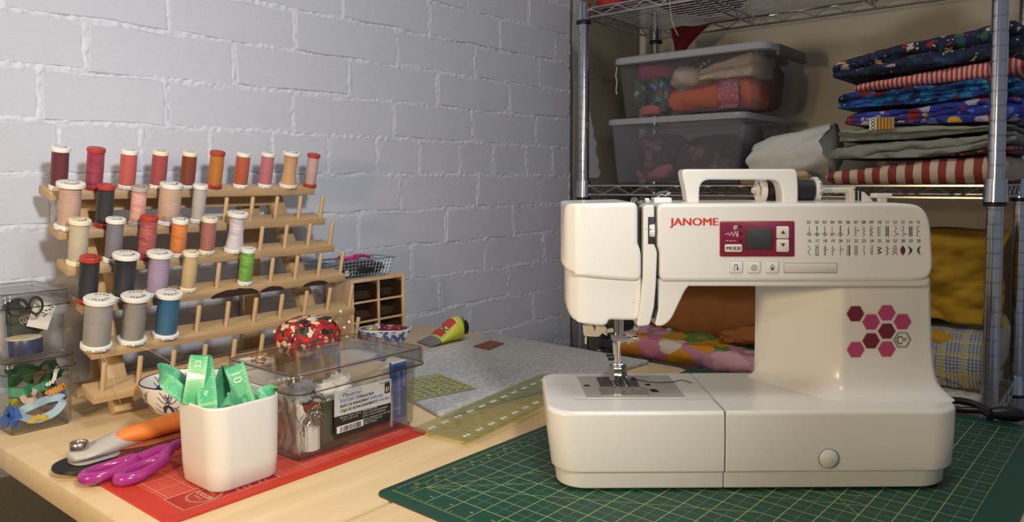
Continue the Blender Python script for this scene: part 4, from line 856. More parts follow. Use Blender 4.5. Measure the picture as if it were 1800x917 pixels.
b = MB(); b.tube([(.020 * cos(i * pi / 16), .011 * sin(i * pi / 16), .003 * cos(i * pi / 8)) for i in range(32)], .0030, 8, closed=True); b.tube(spline([(.019, 0, .003), (.034, -.002, .002), (.046, -.004, -.002)], 6), .0030, 8)
single(b.build('thread_snips', plain('pink_plastic', (.50, .03, .17), .3), None, 60), bo + Vector((.078, .040, .0345)), 'bright pink handled snips lying on top in the wire basket', 'snips')
for dx, c_, lab in ((.048, (.75, .73, .68), 'white button among the notions in the wire basket'), (.062, (.35, .42, .05), 'olive green button among the notions in the wire basket'), (.024, (.62, .16, .05), 'orange button low at the left in the wire basket')):
    b = MB(); b.M = Matrix.Rotation(pi / 2, 4, 'X'); b.lathe([(0, -.001), (.005, -.001), (.0055, 0), (.0045, .001), (.003, .0006), (0, .0006)], 14); single(b.build('button', plain('button_%d' % int(dx * 1000), c_, .35), None, 40), bo + Vector((dx, .0065, .011 if dx > .03 else .008)), lab, 'button', 'buttons in the wire basket')
# ================================================================== inside the long clear box
BZ = .0035 + .0052
o = MB().box(-.0495, .0455, 0, .0025, 0, .050).build('green_card', [plain('olive_card', (.075, .075, .045), .6)], None, None); single(o, (.5340, .6645, BZ), 'dark olive card standing behind the label in the long clear box', 'card')
b = MB(); rnd = random.Random(6)
def carton(name, label, cx, cy, w, d, h, rotz):
    r = thing(name, label, 'carton', (cx, cy, BZ), rotz); MB().box(0, w, 0, d, 0, h, .0006).build('carton_body', plain('white_card2', (.80, .78, .70), .5), r, None)
    b = flat(); B_ = plain('blue_print', (.01, .08, .42), .45)
    b.add([(w + .0003, -.0002, .002), (w + .0003, d + .0002, .002), (w + .0003, d + .0002, h), (w + .0003, -.0002, h)], [(0, 1, 2, 3)]); b.add([(w - .014, -.0003, .0), (w, -.0003, .0), (w, -.0003, h - .006), (w - .014, -.0003, h - .002)], [(0, 1, 2, 3)])
    b.add([(w - .028, -.0003, h - .001), (w - .014, -.0003, h - .010), (w - .010, -.0003, h), (w - .02, -.0003, h)], [(0, 1, 2, 3)])
    b.add([(w - .03, 0, h + .0003), (w, 0, h + .0003), (w, d, h + .0003), (w - .03, d, h + .0003)], [(0, 1, 2, 3)]); b.build('blue_panel', B_, r, None)
    b = flat(); 
    for k_, (s_, zz) in enumerate((('PRESS TO OPEN', h - .008), ('to open here', h - .008))): b.text(s_, .0042, lambda x, y, k_=k_, zz=zz: (w - .0105 + k_ * .0055 + y, -.0006, zz - x))
    b.build('printed_text', plain('white_card2', (.80, .78, .70), .5), r, None)
def carton2():
    r = thing('carton', 'white carton with blue end panel standing at the right inside the long clear box', 'carton', (.5870, .6695, BZ), radians(2)); w, d, h = .0235, .098, .073
    MB().box(0, w, 0, d, 0, h, .0005).build('carton_body', plain('white_card2', (.80, .78, .70), .5), r, None); B_ = plain('blue_print', (.01, .08, .42), .45)
    b = flat(); b.add([(0, -.0003, .0), (w, -.0003, 0), (w, -.0003, h - .0015), (0, -.0003, h - .0015)], [(0, 1, 2, 3)]); b.add([(-.0003, 0, h), (-.0003, .004, h), (-.0003, .003, h * .5), (-.0003, 0, h * .45)], [(0, 1, 2, 3)])
    b.add([(0, .012, h + .0003), (w, .03, h + .0003), (w, .05, h + .0003), (0, .034, h + .0003)], [(0, 1, 2, 3)]); b.add([(-.0003, d - .006, 0), (-.0003, d, 0), (-.0003, d, h), (-.0003, d - .006, h)], [(0, 1, 2, 3)]); b.build('blue_panel', B_, r, None)
    b = flat()
    for k_, (s_, sz) in enumerate((('★ CARTON TO OPEN TOP', .0050), ('PRESS HERE', .0042))): b.text(s_.replace('★ ', ''), sz, lambda x, y, k_=k_: (.0085 + k_ * .009 + y, -.0006, h - .009 - x))
    b.build('printed_text', plain('white_card2', (.80, .78, .70), .5), r, None)
carton2()
M_RIB = plain('white_elastic', (.78, .74, .66), .7)
for (x, y, r_, h_, lab) in ((.4775, .6735, .0088, .027, 'white ribbed elastic roll at the left in the long clear box'), (.5800, .6680, .0050, .030, 'white ribbed elastic roll right of the label in the long clear box')):
    b = MB(); b.loft([[(r_ * (1.25 if abs(cos(a)) > 2 else 1) * cos(a) * (1 + .05 * cos(10 * a)), r_ * .62 * sin(a) * (1 + .05 * cos(10 * a)), z) for a in [2 * pi * i / 60 for i in range(60)]] for z in (0, h_)]); single(b.build('elastic_roll', M_RIB, None, 60), (x, y, BZ), lab, 'elastic', 'elastic rolls in the long box')
M_LACE = plain('cream_scallop', (.72, .66, .54), .85)
for i in range(5):
    b = MB()
    def lc(u, v, i=i): return (.004 * sin(v * 5 + i) + .0012 * sin(u * 16 + i), u * .040 + .002 * sin(v * 20), v * (.060 - .006 * i) + (.0025 * sin(u * 19) if v > .95 else 0))
    b.grid(20, 12, lc); ob = single(b.build('lace_trim', M_LACE, None, 70), (.4568 + i * .0032, .666 + .003 * i, BZ + .001), 'folded cream scalloped lace at the left end of the long clear box', 'lace', 'lace lengths in the long box'); md = ob.modifiers.new('thickness', 'SOLIDIFY'); md.thickness = .0006
ob = cloth_lump('tissue_packet', plain('white_tissue', (.74, .70, .64), .6), .026, .012, .016, 21, .5, 95, 40); single(ob, (.522, .690, BZ + .050), 'crumpled white tissue packet near the top of the long clear box', 'tissue')
ob = cloth_lump('tissue_packet', plain('grey_tissue', (.42, .40, .38), .5), .018, .012, .012, 22, .5, 110, 36); single(ob, (.492, .712, BZ + .050), 'crumpled grey tissue packet at the back of the long clear box', 'tissue')
ob = cloth_lump('cream_cloth', plain('cream_cloth', (.66, .60, .48), .85), .016, .02, .014, 23, .5, 100, 36); single(ob, (.474, .735, BZ + .045), 'crumpled cream cloth at the back left of the long clear box', 'fabric')
b = MB(); rnd = random.Random(9)
for i in range(120):
    p = Vector((rnd.uniform(.469, .484), rnd.uniform(.663, .669), rnd.uniform(.030, .048))); q = p + Vector((rnd.uniform(-1, 1), rnd.uniform(-.2, .2), rnd.uniform(-1, 1))).normalized() * .006; b.bar(p, q, .0004, 4)
ob = b.build('safety_pins', plain('pin_silver', (.62, .62, .55), .2, 1.), None, None); ob['kind'] = 'stuff'; single(ob, (0, 0, BZ), 'heap of silver safety pins at the left of the long clear box', 'pins')
b = MB(); 
for i in range(9): b.lathe([(0, -.0030), (.0022, -.002), (.0030, 0), (.0022, .002), (0, .0030)], 10, (.470 + i * .0065, .764 - i * .0005, .056))
single(b.build('bead_string', M_PEARL, None, 60), (0, 0, BZ), 'string of white beads at the back inside the long clear box', 'beads')
# label on the long box: flat print at the box's front face
lb = bpy.data.objects['storage_box']
FY = .6583
def LP(px, py): return ony(px, py, FY)
b = MB(); poly = [LP(587, 690), LP(687, 664), LP(686, 707), LP(588, 737)]
def card(nm, P, mat, dy): 
    b = MB(); v = [(p.x, FY - dy, p.z - .0035) for p in P] + [(p.x, FY - dy + .0002, p.z - .0035) for p in P]; n = len(P); b.loft([v[:n], v[n:]]); return b.build(nm, mat, lb, None)
lc_ = card('paper_label', [LP(587, 691), LP(588, 689), LP(684, 665), LP(687, 666), LP(686, 735), LP(683, 741), LP(590, 769), LP(587, 766)], plain('label_black', (.012, .012, .012), .4), .0006)
card('paper_label', [LP(587, 691), LP(588, 689), LP(684, 665), LP(687, 666), LP(686, 707), LP(587, 733)], plain('label_grey', (.52, .51, .49), .4), .0008)
x0_, zt = LP(590, 690).x, LP(590, 690).z - .0035
sx_ = (LP(686, 680).x - LP(588, 705).x)
def LT(lines, mat, nm):
    b = flat()
    for st, f0, f1, fz, sz, bold, shr in lines:
        wv = max(v[0] for v in text_geo(st, 'LEFT', 0., shr)[0]) * sz; k = sx_ * (f1 - f0) / wv
        for q in range(4 if bold else 1): b.text(st, sz, lambda x, y, f0=f0, fz=fz, q=q: (x0_ + f0 * sx_ + x + q * sz * .022, FY - .0011 - q * .00001, zt - fz + y), 'LEFT', 0., k, shr)
    return b.build(nm, mat, lb, None)
GH = LP(587, 691).z - LP(587, 733).z; u_ = GH / 210.
for w_ in (('STACKABLE', .06, .32, 103 * u_, 36 * u_, .012, 0), ('EMPILABLE', .585, .825, 145 * u_, 36 * u_, .012, 0), ('APILABLE', .75, .955, 186 * u_, 36 * u_, .012, 0)): LT([w_], plain('blue_grey_text', (.12, .22, .40), .5), 'blue_text')
LT([('STORAGE BOX', .34, .66, 103 * u_, 36 * u_, .012, 0), ('BOÎTE DE RANGEMENT', .06, .57, 145 * u_, 36 * u_, .01, 0), ('CAJA DE ALMACENAMIENTO', .06, .73, 186 * u_, 36 * u_, .008, 0), ('10-2774407', .765, .97, 30 * u_, 22 * u_, .01, 0), ('Plastico', .09, .42, 58 * u_, 52 * u_, .0, .3)], plain('black_text', (.02, .02, .02), .5), 'black_text')
b = flat(); FT = lambda u, v: (x0_ + u, FY - .0011, zt - v)
fr_ = [(.06 * sx_, 12 * u_), (.44 * sx_, 12 * u_), (.44 * sx_, 74 * u_), (.06 * sx_, 74 * u_)]; rp_ = roundpoly(fr_, 12 * u_); b.line2(rp_ + rp_[:1], .0004, FT); b.build('logo_frame', plain('blue_grey_text', (.12, .22, .40), .5), lb, None)
b = flat(); b.line2([(sx_ * .91, 50 * u_), (sx_ * .91, 110 * u_)], sx_ * .10, FT); b.build('price_badge', plain('badge_black', (.02, .02, .02), .5), lb, None)
b = flat(); b.text('$3', 58 * u_, lambda x, y: (x0_ + sx_ * .872 + x, FY - .0013, zt - 108 * u_ + y), 'LEFT', .01, .72); b.build('price_text', plain('gold_text', (.62, .55, .25), .5), lb, None)
LT([('18.3 cm x 14 cm x 10 cm', .05, .42, 240 * u_, 24 * u_, 0, 0), ('(7.2" x 5.5" x 4")', .10, .36, 264 * u_, 24 * u_, 0, 0), ('Hand wash only.', .45, .72, 236 * u_, 24 * u_, 0, 0), ('Laver à la main seulement.', .45, .92, 260 * u_, 24 * u_, 0, 0), ('Lavar a mano solamente.', .45, .88, 284 * u_, 24 * u_, 0, 0), ('Plastico, Montréal, QC H4P 1A7', .45, .96, 314 * u_, 22 * u_, 0, 0), ('Imported / Importé', .45, .80, 335 * u_, 22 * u_, 0, 0), ('Made in China', .45, .70, 356 * u_, 22 * u_, 0, 0)], plain('pale_text', (.55, .55, .52), .5), 'small_text')
b = flat(); b.line2([(.025 * sx_, 333 * u_), (.43 * sx_, 333 * u_)], 60 * u_, FT); b.build('barcode_panel', plain('label_white', (.72, .70, .66), .5), lb, None)
b = flat(); rnd = random.Random(12); u = .05 * sx_
while u < .41 * sx_:
    w_ = rnd.choice((.0003, .0005, .0009)); b.add([(x0_ + u, FY - .0013, zt - 358 * u_), (x0_ + u + w_, FY - .0013, zt - 358 * u_), (x0_ + u + w_, FY - .0013, zt - 312 * u_), (x0_ + u, FY - .0013, zt - 312 * u_)], [(0, 1, 2, 3)]); u += w_ + rnd.choice((.0003, .0006))
b.build('barcode', plain('black_text', (.02, .02, .02), .5), lb, None)
# ================================================================== sewing machine
ML, MD = .222, .760
MO = RT * ML + FH * MD
mc = thing('sewing_machine', 'white computerised sewing machine with pink hexagons standing on the green cutting mat', 'sewing machine', (MO.x, MO.y, MTH), CAM_A - pi / 2)
def toL(p): return Vector((p.dot(RT) - ML, p.dot(FH) - MD, p.z - MTH))
def D(px, py, d): return toL(dep(px, py, d))
def Z(px, py, z): return toL(onz(px, py, z))
t = NT('white_machine_plastic'); t.b(Base_Color=lin((.80, .79, .76)), Roughness=.28, Coat_Weight=.25, Coat_Roughness=.12); M_WHT = t.m
M_GAP = plain('dark_gap', (.03, .03, .03), .6); M_SIL = plain('satin_silver', (.58, .57, .54), .38, .35); M_STEEL = plain('polished_steel', (.62, .61, .58), .18, 1.)
MTOP = .0795 - MTH
# --- base
def base_loft(x0, x1, rs, xr0, xr1):
    y0, y1 = -.0665, .076; b = MB()
    for_l = []
    def ring(ix0, ix1, iy0, iy1, z):
        r = [max(.0008, q) for q in rs]; return [(x, y, z) for x, y in rrect(x0 + ix0, x1 - ix1, y0 + iy0, y1 - iy1, r, 7)]
    a, c = xr0, xr1
    L = [(.0110 * a, .0095 * c, .0055, .004, .0028), (.0100 * a, .0085 * c, .0045, .003, .0045), (.0096 * a, .0080 * c, .0042, .003, .0178), (.0092 * a, .0076 * c, .0040, .003, .0190), (.0064 * a, .0044 * c, .0012, .001, .0195), (.0052 * a, .0032 * c, .0004, 0, .0212), (.0024 * a, .0014 * c, 0, 0, .045), (.0002 * a, .0002 * c, .0008, 0, MTOP - .0045), (.0006 * a, .0006 * c, .0011, .0003, MTOP - .0026), (.0016 * a, .0016 * c, .0020, .0006, MTOP - .0010), (.0030 * a, .0030 * c, .0034, .001, MTOP - .0002), (.0042 * a, .0042 * c, .0046, .0015, MTOP)]
    b.loft([ring(*l) for l in L]); return b
XS = D(1274, 800, .6955).x
X0, X1 = -.1905, .2035
base_loft(XS + .0006, X1, (.001, .036, .02, .001), 0, 1).build('base', M_WHT, mc, 40).modifiers.new('normals', 'WEIGHTED_NORMAL').keep_sharp = True
# extension table: wraps the front and left of the free arm
ext = base_loft(X0, XS - .0006, (.026, .001, .001, .014), 1, 0).build('extension_table', M_WHT, mc, 40); ext.modifiers.new('normals', 'WEIGHTED_NORMAL').keep_sharp = True
b = MB(); b.box(XS - .0006, XS + .0006, -.061, .07, .003, MTOP - .001); b.build('seam', plain('seam_grey', (.36, .35, .33), .6), mc, None)
b = MB(); b.box(X0 + .03, X1 - .04, -.050, .060, 0, .0034); b.build('base_feet', M_BLACK, mc, None)
# free-arm seam lines on the top
b = flat(); tz = MTOP + .0002; ft = lambda u, v: (u, v, tz)
p = [Z(x, y, .0795) for x, y in ((1008, 702), (1252, 701), (1277, 726))]; b.line2([(q.x, q.y) for q in p], .0009, ft)
p = [Z(x, y, .0795) for x, y in ((962, 675), (1016, 675.5))]; b.line2([(q.x, q.y) for q in p], .0006, ft)
b.build('panel_seam', plain('seam_grey', (.36, .35, .33), .6), ext, None)
c = D(1455, 804, .6945); b = MB(); b.M = Matrix.Translation((c.x, -.0672, c.z)) @ Matrix.Rotation(pi / 2, 4, 'X')
b.lathe([(0, 0), (.0078, 0), (.0084, .0006), (.0084, .0013), (.0076, .0019), (0, .0020)], 28); b.build('round_cover', M_WHT, mc, 40)
b = MB(); b.M = Matrix.Translation((c.x, -.0668, c.z)) @ Matrix.Rotation(pi / 2, 4, 'X'); b.lathe([(.0084, 0), (.0094, 0), (.0094, .0008), (.0084, .0008)], 28); b.build('cover_gap', plain('seam_grey', (.36, .35, .33), .6), mc, None)
# --- needle plate
def quad(nm, pts, z, th, mat, par=mc, r=.001): 
    q = [(v.x, v.y) for v in pts]; b = MB(); b.slab(roundpoly(q, r, 3), z, z + th); return b.build(nm, mat, par, None)
pl = quad('needle_plate', [Z(x, y, .0800) for x, y in ((1014, 661.5), (1174, 659.5), (1205, 698), (1031, 698.5))], MTOP - .001, .0016, M_SIL)
PZ = MTOP + .0006
t = NT('engraved_plate'); nz = t.noise(t.obj(), 900, 3); t.b(Base_Color=t.ramp(nz.outputs[0], [(.45, (.02, .02, .02)), (.6, (.30, .30, .30))]), Roughness=.35, Metallic=.4); M_ENG = t.m
sp_ = quad('stitch_plate', [Z(x, y, .0803) for x, y in ((1048, 662.8), (1116, 662.8), (1124.5, 679.5), (1055, 679.8))], PZ, .0005, M_ENG, pl)
bz = PZ + .0006
quad('bobbin_cover', [Z(x, y, .0803) for x, y in ((1052, 681.3), (1135, 681), (1140.5, 695), (1057.5, 695.5))], PZ, .0007, plain('smoky_bobbin_cover', (.34, .32, .29), .12, coat=.6), pl)
b = flat(); q0 = Z(1081, 687.5, .0806)
for rr_ in (.0062, .0045, .0028): b.line2([(q0.x + rr_ * cos(i * pi / 16), q0.y + rr_ * sin(i * pi / 16)) for i in range(33)], .0004, lambda u, v: (u, v, PZ + .0009))
for px in (1098, 1106, 1118, 1125): q1 = Z(px, 684.5, .0806); b.line2([(q1.x - .0012, q1.y), (q1.x + .0012, q1.y)], .0022, lambda u, v: (u, v, PZ + .0009))
b.build('bobbin_diagram', plain('grey_print2', (.60, .58, .55), .4), pl, None)
quad('release_button', [Z(x, y, .0803) for x, y in ((1141.5, 684), (1152, 684), (1158.5, 688.6), (1146, 688.6))], PZ, .0006, M_BLACK, pl, .0004)
for x, y in ((1031.5, 677.3), (1138.5, 676)):
    q = Z(x, y, .0803); b = MB(); b.lathe([(0, 0), (.0030, 0), (.0030, .0005), (0, .0006)], 16, (q.x, q.y, PZ)); b.build('plate_screw', M_BLACK, pl, None)
for a, c_ in (((1075, 664.5), (1080, 677)), ((1095, 665), (1101, 677))):
    u, v = Z(a[0], a[1], .081), Z(c_[0], c_[1], .081); MB().bar((u.x, u.y, PZ + .001), (v.x, v.y, PZ + .001), .0010).build('feed_dog', M_STEEL, sp_, None)
# --- column: concave inner side, flared foot
def col_plan(z):
    k = exp(-max(0, z - MTOP) / .0062); k2 = exp(-max(0, z - MTOP) / .035); hz = (z - MTOP) / .12
    fx = D(1476, 600, .748).x; xr = D(1642, 640, .75).x - .0045 * hz + .006 * k2 + .004 * k; yf = -.0135 - .024 * k; yb = .074
    pts = [(fx + .002 - .01 * k, yf, .004), (xr, yf + .0, .012), (xr + .001, yb, .010)]
    bx = D(1325, 600, .835).x
    pts += [(bx, yb, .002)]
    for s in (.12, .25, .4, .55, .7, .82, .92):
        e = 1 - (1 - s) ** 1.0; x = bx + (fx - bx) * s ** 1.18 - .018 * k * (1 - .2 * s); y = yb + (yf - yb) * e; pts.append((x, y, .003))
    return roundpoly(pts, .0025, 3)
zs_ = [MTOP - .003, MTOP + .0004, MTOP + .0015, MTOP + .0035, MTOP + .0065, MTOP + .011, MTOP + .018, MTOP + .03, MTOP + .05, MTOP + .08, MTOP + .105, MTOP + .1145]
zs_[0] = MTOP - .0008
b = MB(); b.loft([[(x, y, z) for x, y in col_plan(z)] for z in zs_]); b.build('column', M_WHT, mc, 24)
# --- head shells: outlines in (px, py) on a front plane, extruded backwards with rounded edges
def shell(nm, pts, d, depth, r, mat=M_WHT, rl=0., rr_=0., par=mc, rnd_=.0012, sm=40, seg=4):
    P = [tuple(D(p[0], p[1], d)[k] for k in (0, 2)) + ((p[2] * d / CAM_F,) if len(p) > 2 else (rnd_,)) for p in pts]; nP = len(P); A_ = sum(P[i][0] * P[(i + 1) % nP][1] - P[(i + 1) % nP][0] * P[i][1] for i in range(nP))
    for i in range(nP):
        a_, q_, c_ = Vector(P[i - 1][:2]), Vector(P[i][:2]), Vector(P[(i + 1) % nP][:2]); cr = (q_ - a_).cross(c_ - q_)
        if cr * A_ > 0: P[i] = (P[i][0], P[i][1], max(P[i][2], 2.0 * r))
    P = roundpoly(P, rnd_, 5); y0 = d - MD; R = []
    xs = [q[0] for q in P]; xl, xh = min(xs), max(xs); ss = sorted(set([r * (1 - cos(.5 * pi * i / seg)) for i in range(seg + 1)] + ([rl * i / 6 for i in range(7)] if rl else []) + ([rr_ * i / 6 for i in range(7)] if rr_ else [])))
    S = [(s, r - sqrt(max(0, r * r - (r - s) ** 2)) if s < r else 0) for s in ss] + [(depth - r, 0)] + [(depth - r * (1 - sin(.5 * pi * i / 3)), r * (1 - cos(.5 * pi * i / 3))) for i in (1, 2, 3)]
    b = MB(); S = [(0, r * 1.1)] + S + [(depth, r * 1.1)]
    for s, ins in S:
        o = offset(P, ins); e = rl - sqrt(max(0, rl * rl - (rl - s) ** 2)) if rl and s < rl else 0; e2 = rr_ - sqrt(max(0, rr_ * rr_ - (rr_ - s) ** 2)) if rr_ and s < rr_ else 0
        if rl and depth - s < rl * .6: q = rl * .6; e = max(e, q - sqrt(max(0, q * q - (q - (depth - s)) ** 2)))
        R.append([(min(max(x, xl + e), xh - e2), y0 + s, z) for x, z in o])
    b.loft(R); o = b.build(nm, mat, par, sm); o.modifiers.new('normals', 'WEIGHTED_NORMAL').keep_sharp = True; return o
HD = .724
shell('face_cover', [(995, 358, 14), (1121.5, 355, 3), (1121.5, 428, 4), (1127.5, 442, 4), (1127.5, 494, 1), (1090, 492, 8), (1040, 488, 8), (1006, 482, 8), (988, 468, 10)], HD, .118, .0035, rl=.026)
shell('lower_face', [(996, 476, 2), (1127.5, 480, 1), (1127.5, 540, 1), (1123, 563.5, 2), (1071, 562, 4), (1066, 573, 3), (1042, 572, 14), (1010, 566, 18), (998, 548, 14)], HD + .0045, .106, .003, rl=.022)
shell('thread_channel', [(1117, 364), (1160, 362), (1160, 560), (1117, 556)], HD + .012, .09, .001, M_GAP)
shell('take_up_cover', [(1131, 361, 2), (1150.5, 359, 2), (1150.5, 430, 3), (1155.5, 442, 3), (1153.5, 500, 4), (1150, 540, 4), (1142, 572, 3), (1119.5, 574, 3), (1125.5, 540, 4), (1130.5, 490, 4), (1131, 440, 4)], HD - .0005, .030, .0015, rnd_=.001)
shell('arm', [(1155.5, 357, 3), (1588, 356.5, 20), (1622, 361, 26), (1637, 388, 22), (1641.5, 470, 14), (1634, 490, 14), (1600, 494.5, 10), (1159.5, 494.5, 2), (1159.5, 442, 3), (1155.5, 430, 3)], HD, .118, .0035)
shell('arm_underside', [(1190, 486, 1), (1190, 503, 1), (1632, 503, 3), (1637, 486, 2)], HD + .0045, .106, .0018)
shell('head_bottom', [(1157, 488, 1), (1157, 545, 1), (1151, 573, 3), (1166, 573.5, 10), (1180, 562, 10), (1205, 509, 12), (1214, 500, 1), (1216, 488, 1)], HD + .0042, .106, .0018)
def flatshape(nm, pts, d, th, mat, rpx=2., par=mc, b_=.0004):
    P = roundpoly([tuple(D(x, y, d)[k] for k in (0, 2)) for x, y in pts], rpx * d / CAM_F, 4); b = MB(); y = d - MD
    b.loft([[(x, y + th, z) for x, z in P], [(x, y + b_ * .5, z) for x, z in P], [(x, y, z) for x, z in offset(P, b_)]]); return b.build(nm, mat, par, 30)
def rect(x0, y0, x1, y1): return [(x0, y0), (x1, y0), (x1, y1), (x0, y1)]
# tension dial
flatshape('dial_slot', rect(1139, 381, 1150.5, 429), HD - .0007, .001, M_GAP, 1.)
c = D(1146, 405, HD); b = MB(); b.M = Matrix.Translation((c.x, HD - MD + .0098, c.z)) @ Matrix.Rotation(pi / 2, 4, 'Y')
prof = []
for i in range(72):
    a = 2 * pi * i / 72; r = .0120 + (.0004 if i % 2 else 0); prof.append((r * cos(a), r * sin(a)))
b.slab(prof, -.0026, .0026, .0006, 1); dial = b.build('tension_dial', M_WHT, mc, 30)
b = flat()
for k_, st in enumerate(('5', '4', '3')): q = D(1144, 395 + k_ * 10, HD); b.text(st, .0034, lambda x, y, q=q: (q.x + x - .001, HD - MD - .0026 + .0003 * abs(k_ - 1), q.z + y), 'CENTER')
b.build('dial_numbers', M_PRINT, dial, None)
b = flat(); f3 = lambda x, y: tuple(D(x, y, HD - .0007)); b.line2([(1133, 402.5), (1138, 402.5)], .8, f3); b.build('tension_mark', plain('seam_grey', (.36, .35, .33), .6), mc, None)
b = flat()
for k_, st in enumerate(('C', '1')): q = D(1111 + 24 * k_, 531, HD + .004 - .0048 * k_); b.text(st, .0045, lambda x, y, q=q: (q.x + x, q.y - .0003, q.z + y))
b.build('raised_numbers', M_WHT, mc, None)
# top details
shell('handle', [(1200, 297, 5), (1401, 296.5, 8), (1404, 330, 20), (1403, 361, 1), (1376, 361, 1), (1375, 330, 20), (1367, 316, 12), (1240, 315.5, 10), (1230, 326, 10), (1229.5, 361, 1), (1209, 361, 1), (1205, 330, 20), (1199, 308, 6)], .778, .022, .0022)
dt = .760
def topbox(nm, x0, y0, x1, y1, d, dpt, mat, r=1.5): return shell(nm, rect(x0, y0, x1, y1), d, dpt, .0008, mat, rnd_=r * d / CAM_F)
topbox('presser_dial', 1150, 347, 1181, 358, .770, .018, M_WHT)
b = MB(); 
for (x0, y0, x1, y1) in ((1155, 346, 1162, 341), (1162, 341, 1170, 343), (1168, 344, 1178, 338)): b.tube([D(x0, y0, .785), D(x1, y1, .785)], .0013, 6)
b.tube([D(1155, 341, .785), D(1160, 337, .785), D(1172, 336, .785), D(1178, 339, .785)], .0010, 6); b.build('thread_guide', M_STEEL, mc, 60)
b = MB(); b.tube([D(1110, 357, .762), D(1112, 349, .762), D(1118, 348, .762), D(1121, 354, .762), D(1134, 353, .762)], .0015, 6); b.tube([D(1114, 361, .745), D(1117, 352, .745), D(1122, 356, .745)], .0016, 6); b.build('take_up_lever', M_STEEL, mc, 60)
topbox('guide_post', 1134, 348, 1142, 357, .768, .006, M_WHT)
c = D(1380, 334, .818); x_end = D(1502, 334, .818).x
b = MB(); b.tube([(D(1322, 334, .818).x, c.y, c.z), (x_end, c.y, c.z)], .0032, 12); b.build('spool_pin', plain('ivory_plastic', (.70, .67, .58), .35), mc, 50)
topbox('pin_bracket', 1494, 334, 1505, 357, .812, .012, plain('ivory_plastic', (.70, .67, .58), .35), 1)
topbox('bracket_strip', 1503.5, 331, 1514, 357, .811, .013, M_BLACK, .6)
topbox('bracket_strip', 1508.3, 334, 1510, 356, .8105, .001, M_WHT, .3)
shell('pin_wedge', [(1514, 336), (1520, 338), (1534, 352), (1534, 357), (1514, 357)], .812, .012, .0006, M_WHT, rnd_=.0005)
topbox('winder_stop', 1539, 339.5, 1569, 347, .790, .012, M_WHT); topbox('winder_stem', 1546, 346, 1560, 358, .793, .006, M_WHT, .5)
# --- printed panel
flatshape('panel_rim', rect(1264, 387, 1398, 452), HD - .0003, .0004, plain('pink_rim', (.70, .42, .44), .4), 5.)
PD = HD - .0006
pn = flatshape('control_panel', rect(1265.5, 388.5, 1396.5, 450.5), PD, .0005, plain('crimson_panel', (.20, .012, .045), .3, coat=.3), 4.)
flatshape('screen_frame', rect(1310, 401, 1359, 438.5), PD - .0003, .0004, plain('deep_crimson', (.09, .008, .02), .4), 1., pn)  # screen frame in a darker crimson than the panel
flatshape('screen', rect(1312.5, 402.5, 1355.5, 436.5), PD - .0006, .0005, plain('lcd_grey', (.055, .06, .065), .5, spec=.15), .8, pn)
M_BTN = plain('ivory_button', (.74, .70, .66), .4)
for nm, r_ in (('up_button', rect(1365.5, 397.5, 1387, 419)), ('down_button', rect(1365.5, 420.5, 1387, 442.5)), ('mode_button', rect(1274.5, 429.5, 1304.5, 442.5))): flatshape(nm, r_, PD - .0014, .0014, M_BTN, 2.5, pn)
b = flat(); fB = lambda x, y: tuple(D(x, y, PD - .0017))
b.add([fB(1372.5, 410.5), fB(1380.5, 410.5), fB(1376.5, 404.5)], [(0, 1, 2)]); b.add([fB(1372.5, 427.5), fB(1376.5, 433.5), fB(1380.5, 427.5)], [(0, 1, 2)])
def ptext(b, st, px, py, hpx, d, align='LEFT', bold=0., sx=1.): 
    b.text(st, hpx / .70, lambda x, y: tuple(D(px + x, py - y, d)), align, bold, sx)
[ptext(b, 'MODE', 1289.3 + q * .3, 439, 6.2, PD - .0017 - q * .00002, 'CENTER', 0., 1.05) for q in range(3)]; b.build('button_marks', M_PRINT, pn, None)
b = flat(); fP = lambda x, y: tuple(D(x, y, PD - .0003)); ptext(b, '#', 1289, 402.5, 8, PD - .0003, 'LEFT', .01)
b.line2([(1275, 411), (1277, 412), (1280, 409), (1283, 414), (1286, 407), (1289, 415.5), (1292, 406), (1295, 416), (1296.5, 405.5), (1297.5, 416)], .9, fP)
for x in (1276, 1282.5, 1289): b.line2([(x, 423), (x + 4.5, 423)], .9, fP)
b.build('panel_symbols', plain('pale_pink_print', (.75, .62, .62), .4), pn, None)
b = flat()
for y in (398.5, 410.5, 423.5): b.add([fP(1302 + 2.2 * cos(a), y + 2.2 * sin(a)) for a in [i * pi / 6 for i in range(12)]], [tuple(range(12))])
b.build('indicator_lamps', plain('lamp_dark', (.03, .004, .01), .3), pn, None)
# buttons below
for nm, x0 in (('reverse_button', 1283), ('lock_button', 1314.5), ('needle_button', 1346.5)):
    flatshape('button_gap', rect(x0 - .8, 459.2, x0 + 23.3, 480.3), HD - .0002, .0003, plain('seam_grey', (.36, .35, .33), .6), 3.5); flatshape(nm, rect(x0, 460, x0 + 22.5, 479.5), HD - .0009, .0010, M_WHT, 3.)
b = flat(); fK = lambda x, y: tuple(D(x, y, HD - .0012))
for y in (468, 471, 474): b.line2([(1291, y), (1291, y + 1.4)], 1.1, fK)
b.line2([(1291, 467), (1292, 465), (1294, 464.5), (1296, 465.5), (1296.5, 468), (1296.5, 473)], 1.2, fK); b.add([fK(1294.3, 471), fK(1298.8, 471), fK(1296.6, 475.5)], [(0, 1, 2)])
b.line2([(1325.7 + 4.4 * cos(i * pi / 10), 470 + 4.4 * sin(i * pi / 10)) for i in range(21)], .9, fK); b.add([fK(1325.7 + 1.3 * cos(i * pi / 5), 470 + 1.3 * sin(i * pi / 5)) for i in range(10)], [tuple(range(10))])
b.add([fK(1354, 470.5), fK(1361.5, 470.5), fK(1357.7, 476)], [(0, 1, 2)]); b.line2([(1354.3, 468.8), (1357.7, 464), (1361.2, 468.8), (1354.3, 468.8)], .7, fK)
b.build('button_symbols', M_PRINT, mc, None)
